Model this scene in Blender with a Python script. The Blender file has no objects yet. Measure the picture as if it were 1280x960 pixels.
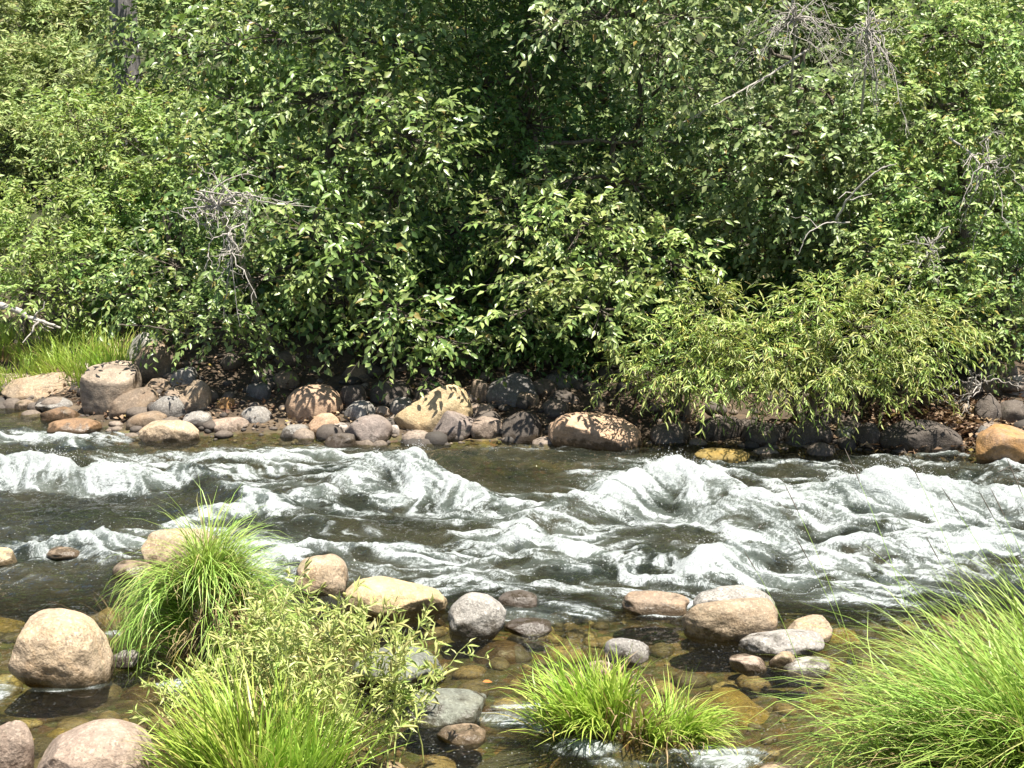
import bpy, math, random
import numpy as np
from mathutils import Vector, Matrix

S = bpy.context.scene
COL = S.collection

# ------------------------------------------------------------------ camera, sky, sun, exposure
CAM_H, FPX, PITCH = 2.8, 1758.0, math.radians(8.9)
cam_d = bpy.data.cameras.new("camera")
cam_d.sensor_width = 36.0
cam_d.lens = 36.0 * FPX / 1280.0
cam_d.clip_start, cam_d.clip_end = 0.05, 2000.0
cam = bpy.data.objects.new("camera", cam_d)
cam.location = (0, 0, CAM_H)
cam.rotation_euler = (math.pi / 2 - PITCH, 0, 0)
COL.objects.link(cam)
S.camera = cam

SUN_EL, SUN_AZ = math.radians(72), math.radians(138)      # azimuth from +Y towards +X
sun_vec = Vector((math.cos(SUN_EL) * math.sin(SUN_AZ), math.cos(SUN_EL) * math.cos(SUN_AZ), math.sin(SUN_EL)))
W = bpy.data.worlds.new("World")
S.world = W
W.use_nodes = True
wn = W.node_tree
sky = wn.nodes.new("ShaderNodeTexSky")
sky.sky_type = 'NISHITA'
sky.sun_disc = False
sky.sun_elevation = SUN_EL
sky.sun_rotation = SUN_AZ
bgn = wn.nodes["Background"]
bgn.inputs[1].default_value = 0.055
wn.links.new(sky.outputs[0], bgn.inputs[0])
sun_d = bpy.data.lights.new("sun", 'SUN')
sun_d.energy = 5.0
sun_d.angle = math.radians(0.5)
sun_d.color = (1.0, 0.945, 0.85)
sun = bpy.data.objects.new("sun", sun_d)
sun.rotation_euler = (-sun_vec).to_track_quat('-Z', 'Y').to_euler()
COL.objects.link(sun)
S.view_settings.view_transform = 'Standard'
S.view_settings.look = 'None'
S.view_settings.gamma = 1.0
S.view_settings.use_curve_mapping = False
S.view_settings.exposure = 1.32
S.render.engine = 'CYCLES'
S.cycles.use_denoising = True
S.cycles.max_bounces = 8
S.cycles.transparent_max_bounces = 12
S.cycles.caustics_reflective = False
S.cycles.caustics_refractive = False
S.cycles.sample_clamp_indirect = 6.0

# ------------------------------------------------------------------ measuring helpers
CP, SP = math.cos(PITCH), math.sin(PITCH)

def ray(px, py):
    u, v = (px - 640) / FPX, (480 - py) / FPX
    return np.array([u, CP + v * SP, -SP + v * CP])

def on_plane(px, py, z=0.0):
    d = ray(px, py)
    t = (z - CAM_H) / d[2]
    return np.array([0, 0, CAM_H]) + d * t

def at_depth(px, py, Y):
    d = ray(px, py)
    return np.array([0, 0, CAM_H]) + d * (Y / d[1])

def project(P):
    P = np.asarray(P, float)
    z = P[..., 2] - CAM_H
    fwd = P[..., 1] * CP - z * SP
    up = P[..., 1] * SP + z * CP
    return np.stack([640 + FPX * P[..., 0] / fwd, 480 - FPX * up / fwd], -1), fwd

# ------------------------------------------------------------------ numpy noise
def _hash(ix, iy, iz, seed):
    h = (ix.astype(np.uint32) * np.uint32(374761393) + iy.astype(np.uint32) * np.uint32(668265263)
         + iz.astype(np.uint32) * np.uint32(2147483647) + np.uint32((seed * 974634777) & 0xffffffff))
    h = (h ^ (h >> np.uint32(13))) * np.uint32(1274126177)
    h = h ^ (h >> np.uint32(16))
    return (h & np.uint32(0xffffff)).astype(np.float64) / 8388607.5 - 1.0

def vnoise(x, y, z=None, seed=0):
    x = np.asarray(x, float); y = np.asarray(y, float)
    ix = np.floor(x).astype(np.int64); iy = np.floor(y).astype(np.int64)
    fx = x - ix; fy = y - iy
    fx = fx * fx * fx * (fx * (fx * 6 - 15) + 10); fy = fy * fy * fy * (fy * (fy * 6 - 15) + 10)
    if z is None:
        o = np.zeros_like(ix)
        a = _hash(ix, iy, o, seed); b = _hash(ix + 1, iy, o, seed)
        c = _hash(ix, iy + 1, o, seed); d = _hash(ix + 1, iy + 1, o, seed)
        return (a * (1 - fx) + b * fx) * (1 - fy) + (c * (1 - fx) + d * fx) * fy
    z = np.asarray(z, float)
    iz = np.floor(z).astype(np.int64); fz = z - iz; fz = fz * fz * (3 - 2 * fz)
    r = 0
    for dz, wz in ((0, 1 - fz), (1, fz)):
        a = _hash(ix, iy, iz + dz, seed); b = _hash(ix + 1, iy, iz + dz, seed)
        c = _hash(ix, iy + 1, iz + dz, seed); d = _hash(ix + 1, iy + 1, iz + dz, seed)
        r = r + wz * ((a * (1 - fx) + b * fx) * (1 - fy) + (c * (1 - fx) + d * fx) * fy)
    return r

def fbm(x, y, z=None, seed=0, octv=4, gain=0.5):
    s, a, f, n = 0, 1.0, 1.0, 0.0
    for o in range(octv):
        s = s + a * vnoise(x * f, y * f, None if z is None else z * f, seed + o * 17)
        n += a; a *= gain; f *= 2.03
    return s / n

def sstep(a, b, x):
    t = np.clip((x - a) / (b - a), 0, 1)
    return t * t * (3 - 2 * t)

def nrm(v):
    return v / np.maximum(np.linalg.norm(v, axis=-1, keepdims=True), 1e-9)

# ------------------------------------------------------------------ mesh and object helpers
def mesh_arrays(name, verts, tris, mat=None, smooth=False):
    verts = np.asarray(verts, np.float32).reshape(-1, 3); tris = np.asarray(tris, np.int32)
    k = tris.shape[1]; n = len(tris)
    me = bpy.data.meshes.new(name)
    me.vertices.add(len(verts)); me.vertices.foreach_set("co", verts.ravel())
    me.loops.add(n * k); me.loops.foreach_set("vertex_index", tris.ravel())
    me.polygons.add(n)
    me.polygons.foreach_set("loop_start", np.arange(0, n * k, k, dtype=np.int32))
    me.polygons.foreach_set("loop_total", np.full(n, k, np.int32))
    if smooth:
        me.polygons.foreach_set("use_smooth", np.ones(n, bool))
    me.update(calc_edges=True)
    if mat:
        me.materials.append(mat)
    return me

def link(name, me, parent=None, loc=None):
    o = bpy.data.objects.new(name, me)
    COL.objects.link(o)
    if parent: o.parent = parent
    if loc is not None: o.location = loc
    return o

def tag(o, label=None, cat=None, group=None, kind=None):
    if label: o["label"] = label
    if cat: o["category"] = cat
    if group: o["group"] = group
    if kind: o["kind"] = kind
    return o

def empty(name, loc):
    o = bpy.data.objects.new(name, None)
    o.empty_display_size = 0.2
    o.location = loc
    COL.objects.link(o)
    return o

def tube_arrays(pts, rads, sides=6, seed=0):
    pts = np.asarray(pts, float); n = len(pts)
    t = np.gradient(pts, axis=0); t = nrm(t)
    ref = np.array([0.31, 0.87, 0.38]) if abs(t[0][2]) > 0.8 else np.array([0.1, 0.2, 0.97])
    a = nrm(np.cross(t, ref)); b = np.cross(t, a)
    ang = np.linspace(0, 2 * np.pi, sides, endpoint=False)
    ring = a[:, None] * np.cos(ang)[None, :, None] + b[:, None] * np.sin(ang)[None, :, None]
    v = pts[:, None] + ring * np.asarray(rads)[:, None, None]
    f = []
    for i in range(n - 1):
        for j in range(sides):
            k = (j + 1) % sides
            p, q, r, s = i * sides + j, i * sides + k, (i + 1) * sides + k, (i + 1) * sides + j
            f.append((p, q, r)); f.append((p, r, s))
    return v.reshape(-1, 3), np.array(f, np.int32)

class MB:
    def __init__(self): self.v, self.t, self.n = [], [], 0
    def add(self, v, t):
        v = np.asarray(v).reshape(-1, 3)
        self.v.append(v); self.t.append(np.asarray(t) + self.n); self.n += len(v)
    def mesh(self, name, mat, smooth=False, origin=None):
        v = np.concatenate(self.v)
        if origin is not None: v = v - np.asarray(origin)
        return mesh_arrays(name, v, np.concatenate(self.t), mat, smooth)

def bez(p0, p1, p2, n=8):
    t = np.linspace(0, 1, n)[:, None]
    return (1 - t) ** 2 * p0 + 2 * (1 - t) * t * p1 + t * t * p2

# ------------------------------------------------------------------ material helpers
class NT:
    def __init__(self, name):
        self.m = bpy.data.materials.new(name); self.m.use_nodes = True
        self.t = self.m.node_tree; self.t.nodes.clear()
        self.out = self.n('OutputMaterial')
    def n(self, typ, **kw):
        nd = self.t.nodes.new('ShaderNode' + typ)
        for k, v in kw.items(): setattr(nd, k, v)
        return nd
    def l(self, a, b): self.t.links.new(a, b)
    def set(self, sock, v):
        if hasattr(v, 'is_output') or isinstance(v, bpy.types.NodeSocket): self.l(v, sock)
        else: sock.default_value = v
    def math(self, op, a, b=0.5, clamp=False):
        nd = self.n('Math', operation=op, use_clamp=clamp); self.set(nd.inputs[0], a); self.set(nd.inputs[1], b); return nd.outputs[0]
    def mix(self, f, a, b, blend='MIX'):
        nd = self.n('Mix', data_type='RGBA', blend_type=blend); self.set(nd.inputs[0], f)
        for s, v in ((nd.inputs[6], a), (nd.inputs[7], b)):
            if isinstance(v, tuple) and len(v) == 3: v = (*v, 1)
            self.set(s, v)
        return nd.outputs[2]
    def ramp(self, f, stops, interp='LINEAR'):
        nd = self.n('ValToRGB'); self.set(nd.inputs[0], f); cr = nd.color_ramp; cr.interpolation = interp
        while len(cr.elements) < len(stops): cr.elements.new(0.5)
        for e, (p, c) in zip(cr.elements, stops):
            e.position = p; e.color = (*c, 1) if len(c) == 3 else c
        return nd.outputs[0]
    def mapr(self, f, a, b, c=0.0, d=1.0, smooth=True):
        nd = self.n('MapRange', interpolation_type='SMOOTHSTEP' if smooth else 'LINEAR')
        self.set(nd.inputs[0], f)
        for i, v in zip((1, 2, 3, 4), (a, b, c, d)): self.set(nd.inputs[i], v)
        return nd.outputs[0]
    def noise(self, vec, scale, detail=4, rough=0.55, dist=0.0):
        nd = self.n('TexNoise'); self.l(vec, nd.inputs['Vector'])
        nd.inputs['Scale'].default_value = scale; nd.inputs['Detail'].default_value = detail
        nd.inputs['Roughness'].default_value = rough; nd.inputs['Distortion'].default_value = dist
        return nd.outputs['Fac']
    def voro(self, vec, scale, feature='F1', out='Distance'):
        nd = self.n('TexVoronoi', feature=feature); self.l(vec, nd.inputs['Vector']); nd.inputs['Scale'].default_value = scale
        return nd.outputs[out]
    def scalev(self, vec, s):
        nd = self.n('VectorMath', operation='MULTIPLY'); self.l(vec, nd.inputs[0]); nd.inputs[1].default_value = s; return nd.outputs[0]
    def bump(self, h, strength, dist, normal=None):
        nd = self.n('Bump'); self.l(h, nd.inputs['Height']); nd.inputs['Strength'].default_value = strength
        nd.inputs['Distance'].default_value = dist
        if normal is not None: self.l(normal, nd.inputs['Normal'])
        return nd.outputs[0]
    def bsdf(self, color, rough=0.6, spec=0.4, normal=None):
        nd = self.n('BsdfPrincipled')
        if isinstance(color, tuple) and len(color) == 3: color = (*color, 1)
        self.set(nd.inputs['Base Color'], color); self.set(nd.inputs['Roughness'], rough)
        self.set(nd.inputs['Specular IOR Level'], spec)
        if normal is not None: self.l(normal, nd.inputs['Normal'])
        return nd.outputs[0]
    def mixs(self, f, a, b):
        nd = self.n('MixShader'); self.set(nd.inputs[0], f); self.l(a, nd.inputs[1]); self.l(b, nd.inputs[2]); return nd.outputs[0]
    def done(self, sh): self.l(sh, self.out.inputs['Surface']); return self.m

def leaf_material(name, c_dark, c_mid, c_light, trans, odd=(0.25, 0.2, 0.05), odd_share=0.03, gloss=0.45, rough=0.38, tfac=0.33):
    N = NT(name)
    def pale(c):                                       # brightens and pales the leaf colour towards a sunlit look
        k_ = 1.98 if tfac > .3 else 1.0; y = .3 * c[0] + .6 * c[1] + .1 * c[2]
        return tuple(min(.55, k_ * (v * .88 + y * .12 * w)) for v, w in zip(c, (1.25, 1.0, .75)))
    c_dark, c_mid, c_light = pale(c_dark), pale(c_mid), pale(c_light)
    g = N.n('NewGeometry')
    r = g.outputs['Random Per Island']
    col = N.ramp(r, [(0, c_dark), (0.45, c_mid), (1 - odd_share - 0.02, c_light), (1 - odd_share, odd)])
    big = N.noise(g.outputs['Position'], 1.7, 2)
    hue = N.n('HueSaturation'); N.l(col, hue.inputs['Color'])
    N.l(N.mapr(big, 0.3, 0.7, 0.485, 0.512), hue.inputs['Hue']); N.l(N.mapr(big, 0.3, 0.7, 0.85, 1.2), hue.inputs['Value'])
    col = hue.outputs[0]
    tr = N.n('BsdfTranslucent'); N.l(N.mix(0.5, col, trans), tr.inputs[0])
    return N.done(N.mixs(tfac, N.bsdf(col, rough + .03, gloss * 1.1), tr.outputs[0]))

def bark_material(name, a, b, scale=14):
    N = NT(name)
    tc = N.n('TexCoord'); p = N.scalev(tc.outputs['Object'], (1, 1, 0.18))
    n1 = N.noise(p, scale, 6, 0.7); n2 = N.noise(p, scale * 4, 3)
    col = N.ramp(N.math('ADD', N.math('MULTIPLY', n1, 0.75), N.math('MULTIPLY', n2, 0.25)), [(0.32, a), (0.66, b)])
    return N.done(N.bsdf(col, 0.85, 0.2, N.bump(n1, 0.9, 0.02)))

def rock_material(name, base, alt, stain, speck=0.5, stain_amt=0.5, dark=(0.05, 0.045, 0.04), veins=0.0, wet_top=0.05):
    """granite: broad tone changes, mineral speckle, rust stains, pits; damp and slimy close to the water line"""
    base, alt, stain = (tuple(c * .75 for c in q_) for q_ in (base, alt, stain))
    N = NT(name)
    g = N.n('NewGeometry'); oi = N.n('ObjectInfo'); tc = N.n('TexCoord')
    off = N.n('VectorMath', operation='ADD'); N.l(tc.outputs['Object'], off.inputs[0])
    rv = N.n('CombineXYZ')
    for i, k in enumerate((37.0, 71.0, 13.0)): N.l(N.math('MULTIPLY', oi.outputs['Random'], k), rv.inputs[i])
    N.l(rv.outputs[0], off.inputs[1])
    p = off.outputs[0]
    n_big = N.noise(p, 3.2, 5, 0.6, 0.4); n_mid = N.noise(p, 11, 6, 0.62); n_fine = N.noise(p, 70, 3, 0.6)
    col = N.mix(N.mapr(n_big, 0.36, 0.64), base, alt)
    col = N.mix(N.math('MULTIPLY', N.mapr(N.noise(p, 4.5, 6, 0.65, 0.8), 0.46, 0.7), stain_amt), col, stain)
    col = N.mix(N.mapr(n_mid, 0.38, 0.70, 0.0, 0.7), col, tuple(c * 0.5 for c in base))
    col = N.mix(N.mapr(N.noise(p, 28, 4, 0.7), 0.5, 0.72, 0.0, 0.5), col, tuple(min(1, c * 1.5 + .04) for c in base))
    vo = N.voro(p, 95, out='Color')
    sp = N.n('SeparateColor'); N.l(vo, sp.inputs[0])
    patch = N.mapr(N.noise(p, 5, 3), 0.4, 0.62, 0.25, 1.0)
    col = N.mix(N.math('MULTIPLY', N.mapr(sp.outputs[0], 0.72, 0.86), N.math('MULTIPLY', patch, speck * 0.7)), col, dark)
    col = N.mix(N.math('MULTIPLY', N.mapr(sp.outputs[1], 0.75, 0.9), speck * 0.45), col, tuple(min(1, c * 1.6 + 0.08) for c in base))
    if veins:
        w = N.n('TexWave', wave_type='BANDS', bands_direction='Z'); N.l(p, w.inputs['Vector']); w.inputs['Scale'].default_value = 2.5
        w.inputs['Distortion'].default_value = 9.0; w.inputs['Detail'].default_value = 4
        col = N.mix(N.math('MULTIPLY', N.mapr(w.outputs['Fac'], 0.62, 0.9), veins), col, tuple(c * 0.42 for c in base))
    crack = N.mapr(N.voro(N.scalev(p, (1, 1, 1.7)), 2.3, 'DISTANCE_TO_EDGE'), 0.0, 0.022, 1, 0)
    crack = N.math('MULTIPLY', crack, N.mapr(N.noise(p, 2.2, 2), 0.5, 0.62))
    col = N.mix(N.math('MULTIPLY', crack, .06), col, (.05, .04, .03))
    lich = N.math('MULTIPLY', N.mapr(N.noise(p, 8, 5, .7), .58, .68), N.mapr(N.noise(p, 2.0, 2), .48, .62))
    col = N.mix(N.math('MULTIPLY', lich, .45), col, (.13, .125, .085))
    val = N.n('HueSaturation'); N.l(col, val.inputs['Color']); N.l(N.mapr(oi.outputs['Random'], 0, 1, 0.88, 1.12), val.inputs['Value'])
    col = val.outputs[0]
    sx = N.n('SeparateXYZ'); N.l(g.outputs['Position'], sx.inputs[0])
    zz = N.math('SUBTRACT', sx.outputs[2], N.mapr(n_mid, 0.25, 0.75, -0.05, 0.06))
    wet = N.mapr(zz, wet_top - 0.02, wet_top + 0.04, 1.0, 0.0)
    wetc = N.mix(0.68, col, (0.035, 0.024, 0.012), 'MIX')
    col = N.mix(wet, col, wetc)
    rough = N.mapr(wet, 0, 1, 0.78, 0.22)
    h = N.math('SUBTRACT', N.math('ADD', N.math('MULTIPLY', n_mid, 0.7), N.math('MULTIPLY', n_fine, 0.22)), N.math('MULTIPLY', crack, .03))
    return N.done(N.bsdf(col, rough, 0.4, N.bump(h, 0.95, 0.025)))
# ------------------------------------------------------------------ ground and river bed
BX = [-9, -5.9, -5.1, -4.4, -3.6, -2.5, -1, 0.5, 2, 3.3, 4.2, 5.2, 9]
BY = [17.2, 16.3, 15.6, 14.75, 14.25, 14.25, 14.25, 14.1, 13.9, 13.75, 13.6, 13.3, 13.0]
MOUNDS = []          # (x, y, height, radius): soil islands that carry the near plants

def terrain(x, y):
    x = np.asarray(x, float); y = np.asarray(y, float)
    d = y - np.interp(x, BX, BY) - 0.15 * vnoise(x * 1.3, y * 0.4, seed=5)
    bed = -np.minimum(0.55, -d * 0.38)
    shallow = -0.17 + 0.05 * vnoise(x * 1.1, y * 1.1, seed=8)
    bed = bed + (np.maximum(bed, shallow) - bed) * sstep(10.2, 8.6, y)
    near = (5.55 - y) * 0.42
    bed = np.where(near > bed, near, bed)
    bed = np.minimum(bed, 1.25)
    up = 0.27 * np.minimum(d, 2.6) + 0.47 * np.clip(d - 2.6, 0, 60) + 0.05 * np.clip(d - 62, 0, 400)
    z = np.where(d < 0, bed, up)
    for mx, my, mh, mr in MOUNDS:
        z = z + (mh + 0.17) * np.exp(-(((x - mx) ** 2 + (y - my) ** 2) / mr ** 2) ** 1.5)
    amp = np.where(d > 0, 0.05 + 0.06 * np.clip(d / 6, 0, 3), 0.03)
    z = z + amp * fbm(x * 1.6, y * 1.6, seed=3, octv=3) + 0.4 * amp * vnoise(x * 7, y * 7, seed=31)
    return z

def surf(x, y):
    return np.maximum(terrain(x, y), 0.0)

def hit(px, py, fn=surf):
    d = ray(px, py); t = np.arange(4.0, 60, 0.01)
    P = np.array([0, 0, CAM_H]) + t[:, None] * d
    k = np.argmax(P[:, 2] < fn(P[:, 0], P[:, 1]))
    return P[k]

for (px, py, h, r) in ((325, 975, 0.04, 0.36), (762, 912, 0.0, 0.30), (262, 806, 0.04, 0.20), (470, 975, 0.0, 0.26)):
    q = on_plane(px, py); MOUNDS.append((q[0], q[1], h, r))
MOUNDS.append((2.25, 5.9, 0.10, 0.6))

def axis(dense0, dense1, step, far0, far1, grow=1.12):
    c = list(np.arange(dense0, dense1 + 1e-6, step))
    s, v, right = step, c[-1], []
    while v < far1:
        s *= grow; v += s; right.append(v)
    s, v, left = step, c[0], []
    while v > far0:
        s *= grow; v -= s; left.append(v)
    return np.array(left[::-1] + c + right)

def grid_mesh(name, xs, ys, zf, mat):
    X, Y = np.meshgrid(xs, ys)
    Z = zf(X, Y)
    nx, ny = len(xs), len(ys)
    i = np.arange(nx * ny).reshape(ny, nx)
    q = np.stack([i[:-1, :-1], i[:-1, 1:], i[1:, 1:], i[1:, :-1]], -1).reshape(-1, 4)
    return mesh_arrays(name, np.stack([X, Y, Z], -1).reshape(-1, 3), q, mat, True), X, Y, Z

N = NT("soil_and_gravel")
g = N.n('NewGeometry'); P = g.outputs['Position']; sx = N.n('SeparateXYZ'); N.l(P, sx.inputs[0])
n1 = N.noise(P, 1.1, 5, 0.6); n2 = N.noise(P, 9, 6, 0.65); n3 = N.noise(P, 60, 3)
soil = N.ramp(N.math('ADD', N.math('MULTIPLY', n1, 0.6), N.math('MULTIPLY', n2, 0.4)),
              [(0.3, (0.045, 0.034, 0.024)), (0.5, (0.085, 0.063, 0.043)), (0.68, (0.19, 0.145, 0.10))])
bed = N.ramp(N.math('ADD', N.math('MULTIPLY', n2, 0.6), N.math('MULTIPLY', n1, 0.4)),
             [(0.32, (0.04, 0.036, 0.018)), (0.5, (0.11, 0.09, 0.043)), (0.68, (0.24, 0.18, 0.07))])
vc = N.voro(P, 16, out='Color')
bed = N.mix(0.35, bed, N.mix(1.0, bed, vc, 'MULTIPLY'))
under = N.mapr(sx.outputs[2], -0.03, 0.06, 1, 0)
soil = N.mix(N.math('MULTIPLY', N.mapr(sx.outputs[2], .55, 1.3), N.mapr(n2, .3, .6, .6, 1.0)), soil, N.mix(n3, (.022, .032, .012), (.06, .075, .028)))      # ground-cover green up the slope, darkened so leaf gaps read as shaded
col = N.mix(under, soil, bed)
M_SOIL = N.done(N.bsdf(col, 0.9, 0.2, N.bump(N.math('ADD', n2, N.math('MULTIPLY', n3, 0.4)), 0.8, 0.03)))

xs = axis(-6.6, 6.6, 0.09, -320, 320, 1.2); ys = axis(4.6, 19.0, 0.09, -60, 420, 1.2)
me, *_ = grid_mesh("ground", xs, ys, terrain, M_SOIL)
tag(link("ground", me), kind="structure")

# ------------------------------------------------------------------ the river: waves and white water
def seg_dist(X, Y, poly, vals):
    """distance to a polyline, signed side (+ = beyond, away from the camera), interpolated value"""
    best = np.full(X.shape, 1e9); side = np.zeros(X.shape); val = np.zeros(X.shape)
    for (a, b, va, vb) in zip(poly[:-1], poly[1:], vals[:-1], vals[1:]):
        ex, ey = b[0] - a[0], b[1] - a[1]
        L2 = ex * ex + ey * ey
        t = np.clip(((X - a[0]) * ex + (Y - a[1]) * ey) / L2, 0, 1)
        dx, dy = X - a[0] - t * ex, Y - a[1] - t * ey
        d = np.hypot(dx, dy)
        m = d < best
        s = np.sign(ex * (Y - a[1]) - ey * (X - a[0])) * (1 if ex > 0 else -1)
        best = np.where(m, d, best); side = np.where(m, s, side); val = np.where(m, va + t * (vb - va), val)
    return best, side, val

# crest: picture points (px, py, height m), width beyond / toward the camera, foam strength, foam reach toward camera
CRESTS = [
    ([(-160, 590, .10), (-70, 574, .18), (40, 569, .24), (130, 573, .24), (185, 583, .18), (215, 596, .08)], .28, .28, 1.15, .36),
    ([(170, 577, .17), (215, 572, .17), (250, 585, .16), (300, 604, .14), (360, 632, .10), (450, 650, .05)], .20, .26, .72, .12),
    ([(380, 618, .03), (428, 600, .12), (455, 574, .22), (482, 572, .22), (515, 566, .29), (540, 580, .22), (585, 600, .16), (640, 628, .10), (690, 642, .05)], .22, .36, 1.05, .36),
    ([(590, 668, .02), (650, 648, .10), (705, 622, .18), (755, 595, .26), (800, 575, .31), (845, 568, .32), (880, 580, .28), (930, 612, .20), (970, 640, .12)], .30, .48, 1.05, .62),
    ([(885, 570, .12), (940, 590, .10), (1000, 612, .05)], .14, .2, .6, .12),
    ([(945, 650, .05), (980, 622, .16), (1030, 598, .26), (1085, 586, .32), (1150, 588, .30), (1220, 596, .26), (1300, 604, .25), (1420, 612, .18)], .34, .55, 1.2, .75),
    ([(838, 716, .03), (868, 694, .13), (905, 682, .12), (965, 676, .08), (1040, 684, .05)], .18, .26, .95, .22),
    ([(12, 690, .02), (45, 675, .09), (92, 662, .12), (122, 664, .10), (160, 676, .06), (215, 684, .03)], .14, .2, .95, .20),
    ([(215, 655, .02), (260, 636, .06), (310, 628, .08), (350, 640, .05), (420, 655, .02)], .16, .2, .75, .16),
    ([(325, 700, .03), (380, 682, .06), (450, 684, .06), (540, 690, .05), (640, 672, .06), (680, 690, .05), (740, 700, .03)], .14, .18, .6, .16),
    ([(612, 690, .03), (650, 655, .10), (700, 668, .08), (760, 690, .05), (830, 700, .03)], .16, .22, .85, .2),
    ([(1040, 680, .04), (1120, 664, .08), (1200, 672, .07), (1300, 668, .07)], .18, .26, .75, .3),
    ([(-80, 548, .03), (0, 541, .07), (55, 535, .07), (100, 548, .05)], .15, .2, .7, .15),
    ([(250, 566, .04), (330, 561, .08), (420, 566, .04)], .18, .25, .75, .3),
    ([(1100, 570, .04), (1190, 562, .07), (1290, 580, .08)], .12, .2, .6, .12),
]
# patches of broken white water: px, py, half size px, strength
PATCHES = [(330, 585, 115, 24, .66), (300, 615, 60, 10, .25), (120, 545, 120, 12, .4), (560, 626, 100, 18, .5), (780, 640, 110, 22, .45),
           (760, 612, 90, 26, .5), (1130, 640, 190, 34, .72), (1130, 690, 170, 24, .60), (930, 715, 130, 22, .55),
           (640, 725, 270, 34, .58), (520, 700, 150, 18, .36), (720, 765, 170, 14, .52), (1060, 735, 130, 20, .42), (370, 665, 120, 20, .30),
           (700, 560, 120, 5, .28), (980, 578, 90, 9, .4), (1180, 575, 90, 8, .42), (1000, 640, 40, 20, .7),
           (90, 690, 90, 9, .36), (300, 690, 80, 10, .4), (8, 860, 18, 20, 1.1), (95, 862, 56, 5, .8), (150, 790, 16, 8, .6), (225, 860, 24, 10, .95),
           (640, 893, 40, 16, 1.3), (700, 905, 60, 11, 1.1), (735, 935, 50, 10, .95), (915, 946, 56, 13, 1.35), (800, 955, 60, 8, .5),
           (655, 950, 50, 10, .18), (1000, 850, 30, 6, .35), (445, 752, 30, 6, .4), (650, 765, 40, 8, .6), (815, 772, 40, 5, .6), (210, 905, 26, 8, .4), (790, 850, 40, 6, .2), (150, 690, 60, 10, .45)]
CALM = [(100, 770, 130, 70), (110, 900, 140, 50), (930, 860, 90, 46), (560, 830, 80, 50), (1030, 830, 60, 40), (620, 590, 60, 22), (680, 590, 60, 22), (90, 635, 120, 18), (250, 612, 60, 14), (330, 664, 70, 12), (480, 655, 80, 13), (945, 605, 45, 18), (735, 655, 60, 12), (440, 735, 60, 12)]

def lic(tex, vx, vy, n):
    """smear a noise along the current: streaks that follow the flow down and round the waves"""
    ny, nx = tex.shape; gy, gx = np.meshgrid(np.arange(ny, dtype=float), np.arange(nx, dtype=float), indexing='ij')
    acc = tex.copy()
    for sg in (1, -1):
        px, py = gx.copy(), gy.copy()
        for k in range(n):
            i, j = py.astype(int), px.astype(int)
            px = np.clip(px + sg * vx[i, j], 0, nx - 1.01); py = np.clip(py + sg * vy[i, j], 0, ny - 1.01)
            i, j = py.astype(int), px.astype(int); fy, fx = py - i, px - j
            acc += (1 - k / n) * ((tex[i, j] * (1 - fx) + tex[i, j + 1] * fx) * (1 - fy) + (tex[i + 1, j] * (1 - fx) + tex[i + 1, j + 1] * fx) * fy)
    acc = (acc - acc.mean()) / acc.std()
    return acc

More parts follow.
